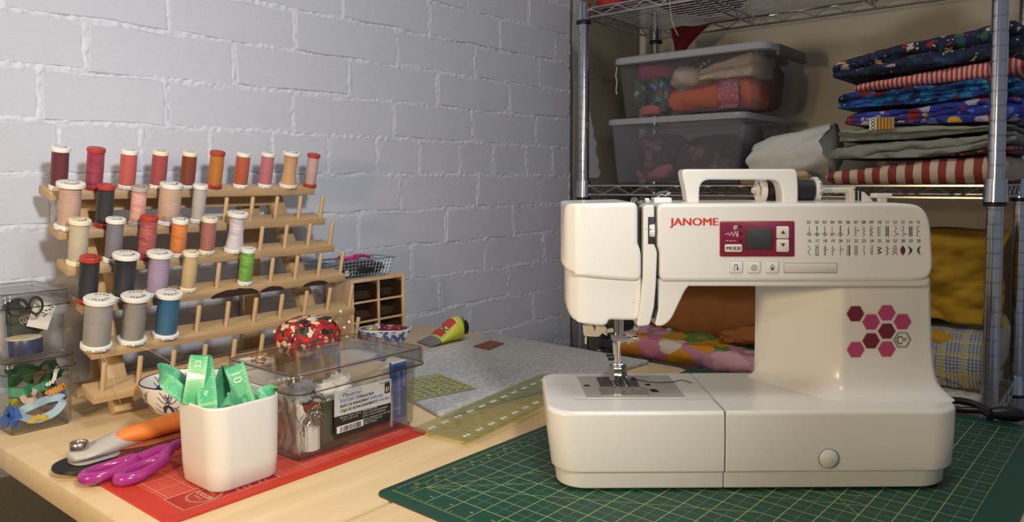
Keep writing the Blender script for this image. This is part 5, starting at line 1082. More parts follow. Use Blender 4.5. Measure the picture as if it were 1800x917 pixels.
flatshape('slider_rim', rect(1377.5, 461.5, 1472.5, 480), HD - .0002, .0003, plain('seam_grey', (.36, .35, .33), .6), 1.5); flatshape('speed_slot', rect(1379, 463, 1471.5, 478.5), HD - .0005, .0004, plain('slot_white', (.68, .66, .62), .4), 1.)
# name and stitch chart
b = flat(); [ptext(b, 'JANOME', 1178.5 + q * .45, 396, 13.2, HD - .0003 - q * .00002, 'LEFT', 0., 1.17) for q in range(4)]; lg = b.build('name_logo', plain('logo_red', (.62, .03, .02), .4), mc, None)
b = flat(); b2 = flat()
for i in range(30):
    x = 1422 + (i % 15) * 13.72; y = 392.8 if i < 15 else 425.6; [ptext(b, '%02d' % (i + 1), x + (.6 if i >= 15 else 0) + q * .22, y, 5.4, HD - .0003 - q * .00001, 'CENTER', 0., .92) for q in range(2)]
fS = lambda x, y: tuple(D(x, y, HD - .0003))
def zz(n, w, x0=0., y0=0., y1=1.): return [(x0 + (w if k % 2 else -w), y0 + (y1 - y0) * k / n) for k in range(n + 1)]
def arcp(cx, cy, rx, ry, a0, a1, n=10): return [(cx + rx * cos(radians(a0 + (a1 - a0) * k / n)), cy + ry * sin(radians(a0 + (a1 - a0) * k / n))) for k in range(n + 1)]
def foot_(off=0): return arcp(off, .78, .48, .10, 0, 360, 12)
G = {1: [[(0, 0), (0, 1)], foot_()], 2: [[(0, 0), (0, 1)], [(0, .05), (0, .3), 2.2], [(0, .7), (0, .95), 2.2], foot_()], 3: [[(0, 0), (0, 1), 1.3], foot_()], 4: [[(-.1, 0), (-.1, 1)], [(-.4, .72), (.45, .72), (.45, .86), (-.4, .86), (-.4, .72)]],
     5: [[(-.0, 0), (0, .12), 3], [(0, .28), (0, .42), 3], [(0, .56), (0, .68), 3], [(0, .84), (0, .98), 3], foot_()], 6: [[(.15, 0), (-.02, .35), (.12, .6), (-.15, 1)], [(0, .3), (.08, .7), 2.2]], 7: [zz(7, .22, -.1), [(.3, .42), (.35, .36), (.42, .46), (.5, .36), (.55, .46)]],
     8: [zz(6, .2)], 9: [zz(5, .25), [(-.25, .1), (-.25, 1)]], 10: [[(-.25, 0), (-.25, 1)]] + [[(-.25, .2 + .25 * k), (.25, .02 + .25 * k)] for k in range(4)], 11: [[(-.22, 0), (-.22, 1), 1.6], [(.22, 0), (.22, 1), 1.6], zz(7, .2)],
     12: [[(-.2, 0), (.18, .04), (.22, .3), (-.15, .5), (.2, .68), (.2, .95), (-.2, 1)], arcp(.55, .78, .1, .05, 0, 360, 8)], 13: [[(-.2, 0), (.12, .04), (.18, .3), (-.15, .45), (.2, .62), (.15, .9), (-.2, 1)], arcp(.5, .78, .1, .05, 0, 360, 8)],
     14: [[(-.28, 0), (-.28, 1)], [(.28, 0), (.28, 1)], zz(5, .28), [(-x, y) for x, y in zz(5, .28)]], 15: [[(.25, 0), (-.25, .05), (-.25, .4), (.2, .5), (-.25, .6), (-.25, .95), (.25, 1)]],
     16: [zz(3, .26)], 17: [[(-.2, .22), (.2, .22), (.2, 1), (-.2, 1), (-.2, .22), 1.5], [(-.4, .05), (.4, .05), 1.4]], 18: [[(.1, 0), (.1, 1), 1.2], [(.1, .2), (-.2, .25), (.1, .35)], [(.1, .5), (-.2, .58), (.1, .7)], [(.1, .85), (-.2, .92), (.1, 1)], [(.4, .4), (.4, .5), 2]], 19: [[(0, 0), (0, 1)], [(0, .3), (-.2, .3)], [(0, .65), (-.2, .65)], [(0, .95), (-.15, .97)], [(.3, .4), (.3, .5), 2]], 20: [[(0, 0), (0, 1)], [(-.12, .4), (.12, .4)], [(-.1, .6), (0, .6)], [(.4, .35), (.4, .45), 2]],
     21: [[(.25, 0), (.25, 1), 2.6]] + [[(-.3, .06 + .18 * k), (.2, .06 + .18 * k), 1.2] for k in range(6)], 22: [zz(4, .32), [(-x, y) for x, y in zz(4, .32)]], 23: [[(-.05, 0), (.15, .25), (-.1, .5), (.15, .7), (.05, 1)]], 24: [arcp(.05, .15, .2, .12, 180, 420), arcp(0, .45, .2, .14, 180, 500), arcp(0, .78, .2, .16, 150, 480)],
     25: [[(-.35, .2), (.35, .28), (-.3, .5), (.35, .72), (-.35, .8), 2.2]], 26: [[(0, 0), (.08, .3), (-.05, .6), (0, 1)], [(0, .3), (-.35, .15)], [(.05, .4), (.4, .3)], [(0, .6), (-.35, .5)], [(0, .8), (.4, .7)], [(0, .9), (-.3, .9)]], 27: [[(-.45, .35), (0, .02), (.4, .35), 1.2], [(-.45, .65), (0, .32), (.4, .65), 1.2], [(-.45, .95), (0, .62), (.45, .98), 1.2]]}
for i in range(1, 28):
    x = 1422.4 + ((i - 1) % 15) * 13.72; y0 = 397.5 if i <= 15 else 431; hh = 17.5
    for st in G[i]:
        w = .75
        if not hasattr(st[-1], '__len__'): w *= st[-1]; st = st[:-1]
        (b2 if i == 5 and w > 1.5 else b).line2([(x + u * 9.2, y0 + v * hh) for u, v in st], w, fS)
for i, (l, r_) in {28: ((-.5, .5)), 29: ((.42, .95)), 30: ((-.35, -.8))}.items():
    x = 1422.4 + (i - 16) * 13.72; n = 10; x += -5.5 if i == 29 else (4.5 if i == 30 else 0)
    A = [(x + l * 9 * sin(pi * k / n) + (0), 431 + 17.5 * k / n) for k in range(n + 1)]; B = [(x + r_ * 9 * sin(pi * k / n) * (1 if i < 30 else 1) - (3 if i == 29 and 0 else 0), 431 + 17.5 * k / n) for k in range(n + 1)]
    for k in range(n): (b2 if i == 28 else b).add([fS(*A[k]), fS(*B[k]), fS(*B[k + 1]), fS(*A[k + 1])], [(0, 1, 2, 3)])
b.build('stitch_chart', M_PRINT, mc, None); b2.build('stitch_chart_accents', plain('maroon_print', (.16, .015, .035), .5), mc, None)
# hexagons
HX = MD - .0139 - .0022 - .0004
def hexa(nm, cx, cy, r, mat, y): 
    c = D(cx, cy, .7465); rr_ = r * .7465 / CAM_F; b = flat(); b.add([(c.x + rr_ * cos(i * pi / 3), y, c.z + rr_ * sin(i * pi / 3)) for i in range(6)], [tuple(range(6))]); return b.build(nm, mat, mc, None)
M_HD, M_HP, M_HR = plain('maroon_print', (.16, .015, .035), .5), plain('rose_print', (.46, .06, .17), .45), plain('pink_rim', (.70, .42, .44), .4)
yh = -.0140
for (cx, cy, m) in ((1503, 551, M_HD), (1530.5, 565.5, M_HP), (1558, 549.5, M_HP), (1585.5, 565, M_HP), (1558, 581.5, M_HD), (1530.5, 598.5, M_HD), (1503.5, 614, M_HP), (1558, 613, M_HP)):
    hexa('hexagon_rim', cx, cy, 16.4, M_HR, yh); hexa('hexagon', cx, cy, 15.2, m, yh - .0003)
c = D(1585.5, 597, .7465); k_ = .7465 / CAM_F; b = flat(); fh_ = lambda u, v: (c.x + u * k_, yh, c.z + v * k_)
for r_, w in ((15.5, .9), (13.0, .6)): b.line2([(r_ * cos(i * pi / 3), r_ * sin(i * pi / 3)) for i in range(7)], w, fh_)
b.text('C', 21, lambda x, y: fh_(-10.5 + x * .78, -7.5 + y)); b.text('30', 9.5, lambda x, y: fh_(-1.5 + x * .95, -2.5 + y)); b.build('model_badge', M_PRINT, mc, None)
# --- needle and presser foot
ND = .800
b = MB(); b.bar(D(1083, 556, ND), D(1083, 604, ND), .0022, 10); b.build('presser_bar', M_STEEL, mc, 60)
b = MB(); b.bar(D(1092, 556, ND - .006), D(1092, 598, ND - .006), .0026, 10); b.build('needle_bar', M_STEEL, mc, 60)
clm = shell('needle_clamp', rect(1075, 589, 1101, 598), ND - .010, .008, .0006, M_STEEL, rnd_=.0004)
b = MB(); b.bar(D(1099, 594, ND - .006), D(1116, 594, ND - .006), .0013, 10); b.bar(D(1113, 594, ND - .006), D(1120, 594, ND - .006), .0026, 12); b.build('clamp_screw', M_STEEL, clm, 50)
b = MB(); b.tube([D(1088, 598, ND - .006), D(1088, 612, ND - .006), D(1086.5, 640, ND - .006), D(1086, 669, ND - .006)], [.0032, .0016, .0008, .0003], 10); b.build('needle', M_STEEL, mc, 60)
ank = shell('foot_holder', [(1078, 603), (1091, 603), (1092, 638), (1080, 638)], ND - .002, .008, .0006, M_SIL, rnd_=.0005)
b = MB(); b.bar(D(1069, 628, ND), D(1079, 628, ND), .0032, 12); b.bar(D(1066, 622, ND), D(1072, 622, ND), .0026, 10); b.build('foot_screw', M_BLACK, ank, 50)
b = MB()
for x0, x1 in ((1071, 1079), (1092, 1101)): P = [D(x0, 641, ND - .003), D(x1, 641, ND - .003), D(x1 + 2, 668, ND - .016), D(x0 + 1, 668, ND - .016)]; P2 = [p + Vector((0, .005, -.0005)) for p in P]; b.loft([[tuple(p) for p in P], [tuple(p) for p in P2]])
b.bar(D(1072, 648, ND - .003), D(1101, 648, ND - .003), .0028, 10); b.bar(D(1074, 658, ND - .008), D(1102, 660, ND - .008), .0020, 8); b.bar(D(1078, 641, ND), D(1094, 641, ND), .0030, 10)
b.tube([D(1100, 662, ND - .012), D(1104, 660, ND - .014), D(1108, 662, ND - .016), D(1103, 668, ND - .02)], .0012, 6); b.build('presser_foot', M_STEEL, mc, 40)
th_ = shell('needle_threader', [(1026, 573), (1043, 572), (1046, 582), (1049, 573), (1066, 574), (1068, 583), (1059, 586), (1053, 592), (1027, 591)], ND - .004, .012, .001, plain('ivory_plastic', (.70, .67, .58), .35), rnd_=.0006)
b = MB(); b.bar(D(1060, 582, ND - .001), D(1078, 580, ND - .001), .0025, 8); b.bar(D(1030, 592, ND + .004), D(1030, 604, ND + .004), .0012, 6); b.bar(D(1060, 583, ND - .003), D(1067, 588, ND - .006), .0012, 6); b.build('threader_hook', plain('ivory_plastic', (.70, .67, .58), .35), th_, 60)
b = MB(); q = D(1118.5, 575.5, ND - .02); b.lathe([(0, -.0032), (.0025, -.0022), (.0032, 0), (.0025, .0022), (0, .0032)], 14, tuple(q)); b.bar(q, q + Vector((.0, .006, .006)), .0016, 8); b.build('thread_lever_knob', M_WHT, mc, 60)
# thread tail lying on the bed, thread spool on the pin
b = MB(); zt = .0812
b.tube([onz(x, y, zt) for x, y in ((1100, 664), (1120, 667), (1140, 671), (1160, 672), (1180, 671), (1196, 667.5), (1205, 669), (1215, 672.5))], .00045, 5); single(b.build('thread_tail', plain('black_thread', (.015, .015, .02), .6), None, 60), (0, 0, 0), 'dark thread tail lying across the sewing machine bed', 'thread')
s0 = dep(1343, 334, .818); s1 = dep(1428, 334, .818); ln = (s1 - s0).length + .012
root = spool('thread_spool', 'black thread spool lying on its side on top of the sewing machine', None, .0142, .0112, ln, M_CAPW, M_CAPW, thread_mat('thread_black2', '1a1a1e'), 0)
ax = RT; mw = Matrix((( -ax).to_tuple(), FH.to_tuple(), (0, 0, 1))).transposed()     # local x,y,z -> world
zax = -RT; xax = UP; yax = zax.cross(xax); R3 = Matrix((xax, yax, zax)).transposed()
R3 = R3 @ Matrix.Rotation(.3, 3, 'Z')
root.rotation_euler = (Matrix.Rotation(.05, 3, 'Z') @ R3).to_euler(); p_ = dep(1436, 334, .8155); root.location = (p_.x, p_.y, p_.z + TZ)
# ================================================================== things on the shelving
ZS = SMID + .0030
def bin_box(nm, label, x0, x1, y0, y1, z0, z1, taper, ov, lid, tint, haze, k):
    M = frosted(tint[0] + str(k), tint[1], haze, k); r = thing(nm, label, 'storage bin', (0, 0, 0)); b = MB(); th = .0022
    def rg(i, z): return [(x, y, z) for x, y in offset(rrect(x0, x1, y0, y1, .022, 5), i)]
    b.loft([rg(taper + .004, z0), rg(taper, z0 + .004), rg(.001, z1 - .012), rg(.001 + th, z1 - .012), rg(taper + th, z0 + .006), rg(taper + .01, z0 + .0045)]); b.build('bin_body', M, r, 50)
    b = MB(); b.loft([rg(-ov, z1 - .014), rg(-ov, z1 - .003), rg(-ov + .003, z1), rg(.004, z1), rg(.004, z1 - .003), rg(-ov + .003, z1 - .006), rg(-ov + .003, z1 - .014), rg(-ov, z1 - .014)], False, False); b.build('bin_rim', frosted('bin_rim', (.7, .71, .75), (.66, .68, .75), .4), r, 50)
    if lid:
        b = MB(); b.loft([rg(-ov - .004, z1 - .012), rg(-ov - .004, z1 + .001), rg(-ov, z1 + .004), rg(.012, z1 + .004), rg(.016, z1 + .001), rg(.016, z1 - .001), rg(-ov, z1 + .001), rg(-ov - .0015, z1 - .012), rg(-ov - .004, z1 - .012)], False, False); b.loft([rg(.016, z1 + .001), rg(.016, z1 - .001)]); b.build('bin_lid', frosted('bin_lid', (.6, .61, .65), (.66, .68, .75), .5), r, 50)
        for y in (y0 - ov - .006, ):
            MB().box(x0 + .05, x1 - .05, y - .003, y + .004, z1 - .022, z1 + .003, .001).build('lid_clip', plain('grey_clip', (.10, .10, .11), .5), r, 40)
    return r
tint = ('bin_plastic', (.93, .935, .95))
LB = (1.585, 1.885, .667, 1.010); UB = (1.600, 1.870, .628, .998)
bin_box('storage_bin', 'hazy clear plastic bin of plum cloth standing on the middle wire shelf, lower of two', *LB, ZS, .440, .016, .006, False, tint, (.50, .53, .62), .12)
bin_box('storage_bin', 'lidded clear plastic bin of bright fabrics stacked on the plum cloth bin', *UB, .4415, .584, .018, .004, True, tint, (.62, .63, .68), .06)
def put(nm, mat, c, s, seed, label, amp=.22, fr=12, rot=None, n=34, pw=.6, group=None, cat='fabric'):
    return single(cloth_lump(nm, mat, s[0], s[1], s[2], seed, amp, fr, n, pw), c, label, cat, group, rot)
F_PLUM = floral('plum_print', '4a2a38', ['6a4450', '583644', '7a5660', '3c2430'], 38, .40); F_NAVYD = floral('navy_spot', '1e2433', ['c8c8c4'], 75, .22, warp=0.); F_PINKS = floral('pink_sprig', 'b06070', ['e0b8b0', 'c88890'], 160, .3)
F_BLUEF = floral('blue_sprig', '24405c', ['5a8a9a', '8a5030', '3a6a4a', '20304c'], 60, .45)
zb = ZS + .006
put('folded_fabric', F_PLUM, (1.675, .905, zb + .058), (.070, .062, .058), 31, 'plum floral fabric bundle at the left in the lower bin', .12, 10)
put('folded_fabric', F_PLUM, (1.685, .800, zb + .044), (.080, .060, .042), 32, 'plum circle print fabric in the middle of the lower bin', .12, 10)
put('folded_fabric', plain('rose_cotton', (.42, .11, .17), .85), (1.637, .905, zb + .022), (.020, .050, .016), 33, 'rose pink cloth fold at the front left of the lower bin', .35, 20)
put('folded_fabric', floral('grey_paisley', '5a5654', ['2c2a2c', '8a8480'], 90, .4), (1.66, .755, zb + .028), (.035, .032, .026), 34, 'crumpled grey patterned cloth at the front of the lower bin', .35, 18)
put('folded_fabric', plain('charcoal_cloth', (.035, .035, .05), .9), (1.83, .82, zb + .070), (.035, .11, .05), 35, 'dark charcoal cloth filling the back of the lower bin', .12, 9)
put('folded_fabric', plain('grey_cloth', (.20, .20, .21), .9), (1.72, .705, zb + .110), (.05, .022, .025), 36, 'grey cloth at the right side of the lower bin', .2, 12)
zb = .4415 + .008
def folded(nm, label, mat, x0, x1, y0, y1, z0, z1, folds=3, amp=.004, seed=0, tilt=0., cat='fabric', group=None, belly=0., fr=22, n=46, yc=None, slope=0., Lz=None, Rz=None):
    # a folded cloth: rounded fold edges along the front (towards -X) and soft ends
    cx, cy, cz = (x0 + x1) / 2, (y0 + y1) / 2, z0; b = MB(); H = z1 - z0; Wd = x1 - x0; L = y1 - y0; prof = []
    fh2 = H / folds; k = 7
    for f in range(folds):
        for i in range(k): a = -pi / 2 + pi * (i + .15) / k; prof.append((-Wd / 2 + fh2 * .45 * (1 - cos(a)) + (.004 * ((f * 7 + seed) % 3)), fh2 * (f + .5 + .5 * sin(a))))
    m = 8
    for i in range(m): prof.append((-Wd / 2 + Wd * (i + 1) / m * .98, H))
    for i in range(4): prof.append((Wd / 2, H * (1 - i / 4)))
    for i in range(m): prof.append((Wd / 2 - Wd * (i) / m * .97, 0))
    N = len(prof); rings = []
    for j in range(n + 1):
        v = j / n; e = min(1, min(v, 1 - v) * 16 + .22) ** .5; ring = []
        for (px, pz) in prof:
            y = (v - .5) * L; zz = H / 2 + (pz - H / 2) * (e if folds == 1 else .35 + .65 * e); xx = px * (.9 + .1 * e)
            nz = noise.fractal(Vector((xx * 1.2, y, pz * 2.5)) * fr + Vector((seed * 3.3, seed, 0)), .7, 2.0, 4); n2 = noise.noise(Vector((y * 9, pz * 6, seed)))
            zz = zz + amp * (nz + .8 * n2) * (1 if pz > .001 else .0) + belly * sin(pi * v) * pz / H + slope * (v - .5) * (pz / H); 
            if Lz: b0 = Rz[0] + (Lz[0] - Rz[0]) * v - z0; t0 = Rz[1] + (Lz[1] - Rz[1]) * v - z0; zz = b0 + max(0, zz) / H * (t0 - .003 - b0)
            ring.append((xx + amp * 1.2 * nz, y + amp * 2.0 * n2 * (1 if e < 1 else .4), max(0.0, zz)))
        rings.append(ring)
    b.loft(rings); o = b.build(nm, mat, None, 75); return single(o, (cx, cy, cz), label, cat, group, (0, 0, tilt))
folded('folded_fabric', 'bright orange cotton folded flat at the front of the upper bin', plain('orange_cotton', (.62, .11, .025), .85, bump=.3), 1.623, 1.74, .668, .872, zb + .004, zb + .062, 1, .004, 41, slope=-.012)
folded('folded_fabric', 'pink sprigged band lying over the orange cotton in the upper bin', F_PINKS, 1.6125, 1.6205, .690, .738, zb + .002, zb + .066, 1, .002, 42)
folded('folded_fabric', 'cream calico folded above the orange cotton in the upper bin', plain('cream_calico', (.62, .50, .36), .9, bump=.4), 1.628, 1.78, .665, .80, zb + .072, zb + .112, 2, .006, 43, slope=-.024)
put('folded_fabric', plain('ecru_calico', (.56, .47, .36), .9), (1.68, .830, zb + .086), (.05, .042, .024), 44, 'crumpled ecru cloth left of the cream calico in the upper bin', .3, 18)
put('folded_fabric', F_NAVYD, (1.71, .785, zb + .112), (.05, .075, .014), 45, 'navy spotted cloth under the lid of the upper bin', .15, 14)
put('folded_fabric', plain('magenta_cotton', (.38, .07, .17), .85), (1.68, .925, zb + .104), (.05, .050, .020), 46, 'magenta cotton at the top left of the upper bin', .2, 14)
put('folded_fabric', F_BLUEF, (1.67, .905, zb + .048), (.038, .032, .046), 47, 'dark blue sprigged cloth at the left of the upper bin', .25, 16)
put('folded_fabric', plain('salmon_cotton', (.48, .16, .12), .85), (1.645, .920, zb + .011), (.02, .030, .011), 48, 'salmon cotton low at the left of the upper bin', .3, 20)
put('folded_fabric', floral('green_leaf_print', '50604c', ['8aa08c', '2c4a5a', '405038'], 60, .45), (1.655, .958, zb + .060), (.022, .015, .042), 49, 'green leaf print cloth against the left end of the upper bin', .2, 16)
put('folded_fabric', floral('red_dots', '6a1c28', ['803040', '581420'], 90, .4), (1.79, .700, zb + .062), (.06, .040, .058), 50, 'wine red cloth in the back right of the upper bin', .15, 12)
put('folded_fabric', plain('sage_cloth', (.20, .23, .17), .9), (1.66, .838, zb + .055), (.024, .030, .018), 51, 'sage green cloth tucked below the ecru cloth in the upper bin', .35, 22)
put('folded_fabric', plain('violet_cotton', (.09, .07, .22), .9), (1.68, .765, zb + .0015), (.05, .075, .0028), 52, 'violet cotton flat beneath the orange cotton in the upper bin', .1, 14)
b = MB(); b.tube([(UB[0] - .012, .985, .565), (UB[0] - .014, .987, .545), (UB[0] - .013, .984, .53), (UB[0] - .014, .986, .51), (UB[0] - .013, .984, .50)], .0012, 5); single(b.build('cotton_thread', plain('white_thread', (.6, .6, .58), .8), None, 60), (0, 0, 0), 'short white thread dangling from the left corner of the upper bin lid', 'thread')
# canvas bundle
t_can = plain('pale_canvas', (.60, .61, .58), .9, bump=.4, bscale=700)
b = MB(); rings = []
for i in range(41):
    v = i / 40; c_ = Vector((1.650 + .03 * v, .664 - .156 * v, ZS + .046 + .024 * v)); r_ = (.041 + .018 * v) * (1 if v > .02 else .93); ring = []
    for k in range(44):
        a = 2 * pi * k / 44; q = Vector((cos(a) * 1.15, sin(a), 0)); n_ = noise.fractal(Vector((q.x * 1.5, q.y * 1.5, v * 1.4)), .7, 2., 4); rr_ = r_ * (1 + .10 * n_ + .05 * sin(3 * a + v * 5) + .02 * sin(7 * a + v * 9))
        ring.append((c_.x + q.x * rr_, c_.y + .012 * n_, max(ZS + .0005, c_.z + q.y * rr_)))
    rings.append(ring)
inner = [[(p[0] * .84 + 1.650 * .16, p[1] - dy, max(ZS + .002, p[2] * .84 + (ZS + .046) * .16)) for p in rings[0]] for dy in (.0, .03)]
b.loft(inner[::-1] + rings); o = b.build('canvas_bundle', t_can, None, 75); single(o, (0, 0, 0), 'pale canvas cloth rolled into a loose bundle on the middle wire shelf', 'fabric')
folded('canvas_fold', 'tan canvas fold under the pale canvas bundle on the middle wire shelf', plain('tan_canvas', (.48, .38, .20), .9, bump=.4), 1.568, 1.592, .520, .668, ZS, ZS + .022, 2, .005, 62, fr=24)
# folded stack at the right
STK = 'folded fabrics stacked at the right of the shelf'
folded('striped_cushion', 'broad red and cream striped cushion at the bottom of the right fabric stack', stripes('broad_stripe', ['8c3a34', 'c8b8a4'], .0285, 1, wob=.006), 1.581, 1.884, .182, .496, ZS, ZS + .044, 1, .003, 71, belly=.004, cat='cushion', Lz=(ZS, ZS + .027), Rz=(ZS, ZS + .056))
folded('folded_fabric', 'dark rose floral fabric just above the broad striped cushion', floral('dark_rose', '1c1a1c', ['a86468', '8a4048', 'c0a094', '2c3028'], 85, .5), 1.588, 1.884, .170, .350, ZS + .052, ZS + .066, 1, .002, 72, group=STK, Lz=(ZS + .044, ZS + .050), Rz=(ZS + .058, ZS + .071))
folded('folded_fabric', 'grey green linen fabric, lower of two linen folds in the right stack', plain('grey_linen', (.24, .26, .23), .9, bump=.4, bscale=700), 1.581, 1.884, .168, .486, ZS + .050, ZS + .085, 2, .005, 73, group=STK, Lz=(ZS + .024, ZS + .074), Rz=(ZS + .072, ZS + .096))
folded('folded_fabric', 'sage linen fabric with a card tag, upper of two linen folds in the right stack', plain('sage_linen', (.26, .29, .25), .9, bump=.4, bscale=700), 1.581, 1.884, .175, .472, ZS + .085, ZS + .110, 2, .005, 74, group=STK, Lz=(ZS + .076, ZS + .113), Rz=(ZS + .098, ZS + .107))
g = thing('card_tag', 'white card tag with brown stripes tucked in the sage linen', 'tag', (1.5690, .386, ZS + .104)); MB().box(0, .0012, -.022, .022, 0, .022).build('card', plain('white_card2', (.80, .78, .70), .5), g, None)
b = flat(); b.add([(-.0003, -.022, 0), (-.0003, .010, 0), (-.0003, .010, .022), (-.0003, -.022, .022)], [(0, 1, 2, 3)]); b.build('ochre_panel', stripes('ochre_lines', ['8a5a20', 'c89a4a'], .0058, 1), g, None)
b = flat()
for k in range(3): b.line2([(.0155 + .0032 * cos(a), .004 + k * .007 + .0026 * sin(a)) for a in [i * pi / 6 for i in range(13)]], .0013, lambda u, v: (-.0006, u, v))
b.build('printed_rings', M_PRINT, g, None)
F_ROY = floral('royal_print', '2a3a94', ['c8982c', '3a4cb4', '8c2a20', 'a8a8b8', '24308c', '5a78c8'], 42, .55); F_BLU = floral('azure_print', '123c78', ['1c7cb0', '6a1a1c', '0c1c40', '2a50a0', '1868a0', '14a0c0'], 40, .55); F_NAV = floral('navy_floral', '16223e', ['9c1c28', '2e5a40', 'c0b0a0', '1e3458', '26406c', '1a2c50'], 58, .42)
folded('folded_fabric', 'royal blue and yellow print fabric above the sage linen in the right stack', F_ROY, 1.581, 1.884, .168, .458, ZS + .11, ZS + .15, 3, .006, 75, group=STK, Lz=(ZS + .115, ZS + .140), Rz=(ZS + .109, ZS + .158))
folded('folded_fabric', 'azure and dark red print fabric in the middle of the right stack', F_BLU, 1.581, 1.884, .168, .470, ZS + .15, ZS + .185, 3, .006, 76, group=STK, Lz=(ZS + .141, ZS + .180), Rz=(ZS + .160, ZS + .190))
folded('folded_fabric', 'thin red and white striped fabric below the navy floral in the right stack', stripes('thin_stripe', ['a83c40', 'd0a8a0'], .0082, 1, wob=.004), 1.581, 1.884, .168, .448, ZS + .182, ZS + .210, 1, .003, 77, group=STK, Lz=(ZS + .181, ZS + .199), Rz=(ZS + .191, ZS + .226))
folded('folded_fabric', 'navy floral fabric with red blooms on top of the right stack', F_NAV, 1.581, 1.884, .168, .482, ZS + .212, ZS + .27, 2, .006, 78, belly=.004, group=STK, Lz=(ZS + .200, ZS + .244), Rz=(ZS + .227, ZS + .290))
# top shelf
ZT = STOP + .0030
F_CRO = floral('crochet_pink', '7c1a2c', ['a83c50', '5a1020', '9a8a84'], 50, .5)
put('red_blanket', F_CRO, (1.775, .86, ZT + .046), (.105, .115, .045), 81, 'red crochet blanket on the left of the top wire shelf', .2, 10, cat='blanket')
put('grey_blanket', floral('grey_crochet', '6a6260', ['8a2438', '9a9490', '7a1a2c', '7a7472'], 45, .5), (1.70, .60, ZT + .040), (.12, .095, .039), 82, 'grey woollen blanket in the middle of the top wire shelf', .2, 10, cat='blanket')
put('red_cloth', floral('crimson_knit', '5a0c18', ['7a1424', '4a0a14', '8a5058'], 60, .5), (1.73, .37, ZT + .046), (.13, .095, .045), 83, 'crimson cloth heap on the right of the top wire shelf', .2, 10)
put('red_cloth', plain('scarlet_cloth', (.45, .03, .02), .85), (1.60, 1.01, ZT + .030), (.03, .035, .029), 84, 'scarlet cloth lump at the front left corner of the top wire shelf', .25, 18)
put('pink_cloth', plain('hot_pink_cloth', (.50, .05, .14), .85), (1.605, .925, ZT + .026), (.03, .045, .025), 85, 'hot pink cloth next to the scarlet lump on the top wire shelf', .25, 18)
b = MB()
def drape(u, v): w_ = (.050 * (1 - v) ** 1.3 + .006); return (1.80 + .006 * sin(u * 8 + v * 2), .955 - u * w_ * 2 - .016 * v, STOP - .024 - .085 * v + .004 * sin(u * 7))
b.grid(18, 14, drape); o = b.build('red_drape', plain('dark_crimson', (.13, .006, .012), .9), None, 70); single(o, (0, 0, 0), 'crimson cloth corner hanging down beneath the top wire shelf', 'fabric'); o.modifiers.new('thickness', 'SOLIDIFY').thickness = .0015
b = MB(); b.tube([(SX0 - .004, onx(1178 + dx, 10, SX0).y, z) for dx, z in ((0, .700), (1, .690), (2, .670), (4, .65), (9, .63), (16, .612))], .0007, 4); single(b.build('cotton_thread', plain('white_thread', (.6, .6, .58), .8), None, 60), (0, 0, 0), 'long loose white thread hanging from the front of the top wire shelf', 'thread')
# bottom shelf
ZL = SBOT + .0030
F_PNK = floral('pink_daisy', 'c88ca0', ['c890a8', 'd0901c', 'd8a8b8', 'd8d0c0', '5a8a3c', 'cc7c98', 'd08a20'], 13, .70, warp=.055)
folded('floral_cushion', 'pink and orange floral cushion at the front of the bottom wire shelf', F_PNK, 1.570, 1.70, .610, .990, ZL, ZL + .048, 1, .005, 91, cat='cushion', belly=.006, slope=.012)
M_BRN = plain('brown_cloth', (.29, .105, .022), .85, bump=.3)
folded('brown_cloth', 'tan brown cloth heaped behind the floral cushion on the bottom wire shelf', M_BRN, 1.70, 1.89, .560, .985, ZL, ZL + .172, 1, .014, 92, belly=.01, fr=9, slope=-.03)
folded('brown_cloth', 'tan brown cloth fold draped over the right of the floral cushion', M_BRN, 1.622, 1.690, .565, .740, ZL + .058, ZL + .096, 1, .008, 93, fr=14, slope=-.03)
folded('knitted_fabric', 'black and cream knitted fabric on top of the brown cloth', floral('leopard', '3a2c20', ['0c0a0a', 'a08a68', '1c1410'], 110, .5), 1.66, 1.89, .60, .90, ZL + .206, ZL + .230, 1, .006, 94)
b = MB()
def must(u, v):
    y = .195 + .275 * u; z = .190 - .172 * v * (1 - .25 * (u > .85) * (u - .85) / .15); f = noise.fractal(Vector((y * 7, z * 9, 2.)), .6, 2., 4); return (1.655 + .022 * f + .03 * (v - .5) ** 2 + .02 * (v < .12) * (.12 - v) / .12 * 5 + .01 * sin(u * 9 + v * 3), y, z + .010 * noise.noise(Vector((y * 12, 3, 1))) - .020 * max(0, .25 - u))
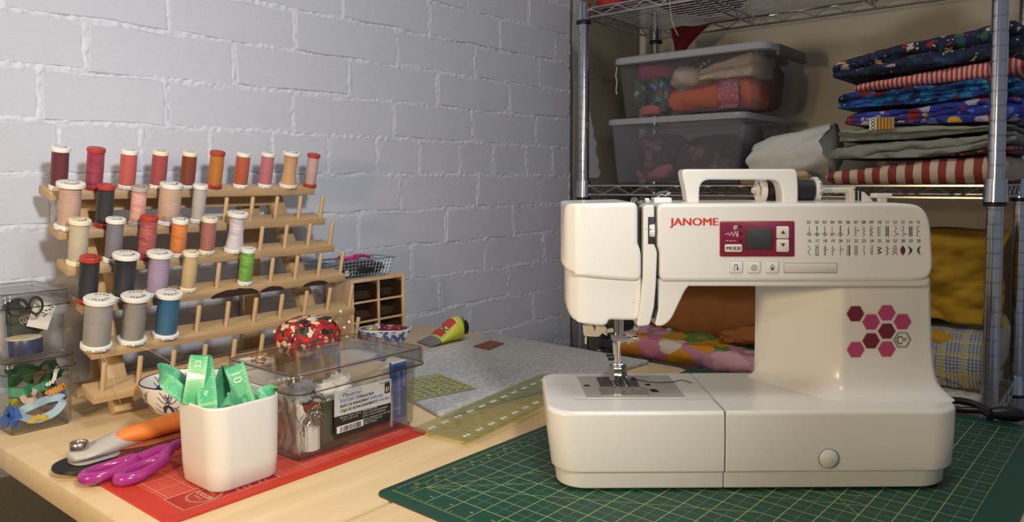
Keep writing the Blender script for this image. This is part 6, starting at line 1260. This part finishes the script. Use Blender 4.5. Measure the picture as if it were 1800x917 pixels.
b.grid(40, 34, must); o = b.build('mustard_cloth', plain('mustard_cloth', (.58, .31, .012), .85, bump=.3), None, 75); single(o, (0, 0, 0), 'mustard yellow cloth hanging in folds behind the right shelf post', 'fabric'); o.modifiers.new('thickness', 'SOLIDIFY').thickness = .004
put('mustard_bundle', plain('mustard_cloth', (.58, .31, .012), .85, bump=.3), (1.78, .325, .095), (.080, .120, .085), 95, 'mustard yellow bundle behind the hanging mustard cloth', .18, 10)
put('mustard_roll', plain('mustard_cloth', (.58, .31, .012), .85, bump=.3), (1.630, .292, -.020), (.024, .034, .020), 96, 'rolled mustard cloth end resting on the plaid fabric', .25, 20)
folded('plaid_fabric', 'blue and yellow plaid fabric folded on the bottom wire shelf', plaid('blue_plaid', 'c8c4b0', '3c5088', 'c0ac48', .036), 1.590, 1.88, .206, .420, ZL + .030, ZL + .125, 1, .004, 97, belly=.008, slope=-.03)
folded('floral_fabric', 'white floral fabric beneath the plaid fabric on the bottom wire shelf', floral('white_floral', 'c8c4bc', ['c8c8c4', '8a9a88', 'a8a0b8', 'd0ccc4'], 60, .5), 1.580, 1.88, .216, .420, ZL, ZL + .029, 2, .004, 98)
folded('grey_fabric', 'dark grey fabric at the left end of the bottom wire shelf', plain('charcoal_cloth', (.035, .035, .05), .9), 1.60, 1.89, 1.000, 1.045, ZL, ZL + .055, 2, .004, 99)
# power cord by the machine
b = MB(); P = [onz(1640, 702, .006), onz(1672, 703, .010), onz(1700, 706, .014), onz(1722, 714, .012), onz(1740, 722, .010), onz(1752, 726, .008)]
b.tube(spline([Vector((.905, .250, .006)), *P], 8), .0045, 8); cdp_ = thing('power_cord', 'black power cord with plug trailing over the right table edge', 'cord', (0, 0, 0)); b.build('cable', M_BLACK, cdp_, 60)
b = MB(); q = onz(1742, 733, .008); b.tube(spline([onz(1655, 714, .005), onz(1690, 720, .006), onz(1725, 722, .008), q], 8), .0042, 8); b.build('cable', M_BLACK, cdp_, 60)
b = MB(); q.z = .013; b.tube([q, q + Vector((.006, -.010, 0)), q + Vector((.012, -.022, 0)), q + Vector((.015, -.030, 0))], [.006, .009, .0095, .007], 10); b.build('plug', M_BLACK, cdp_, 50)
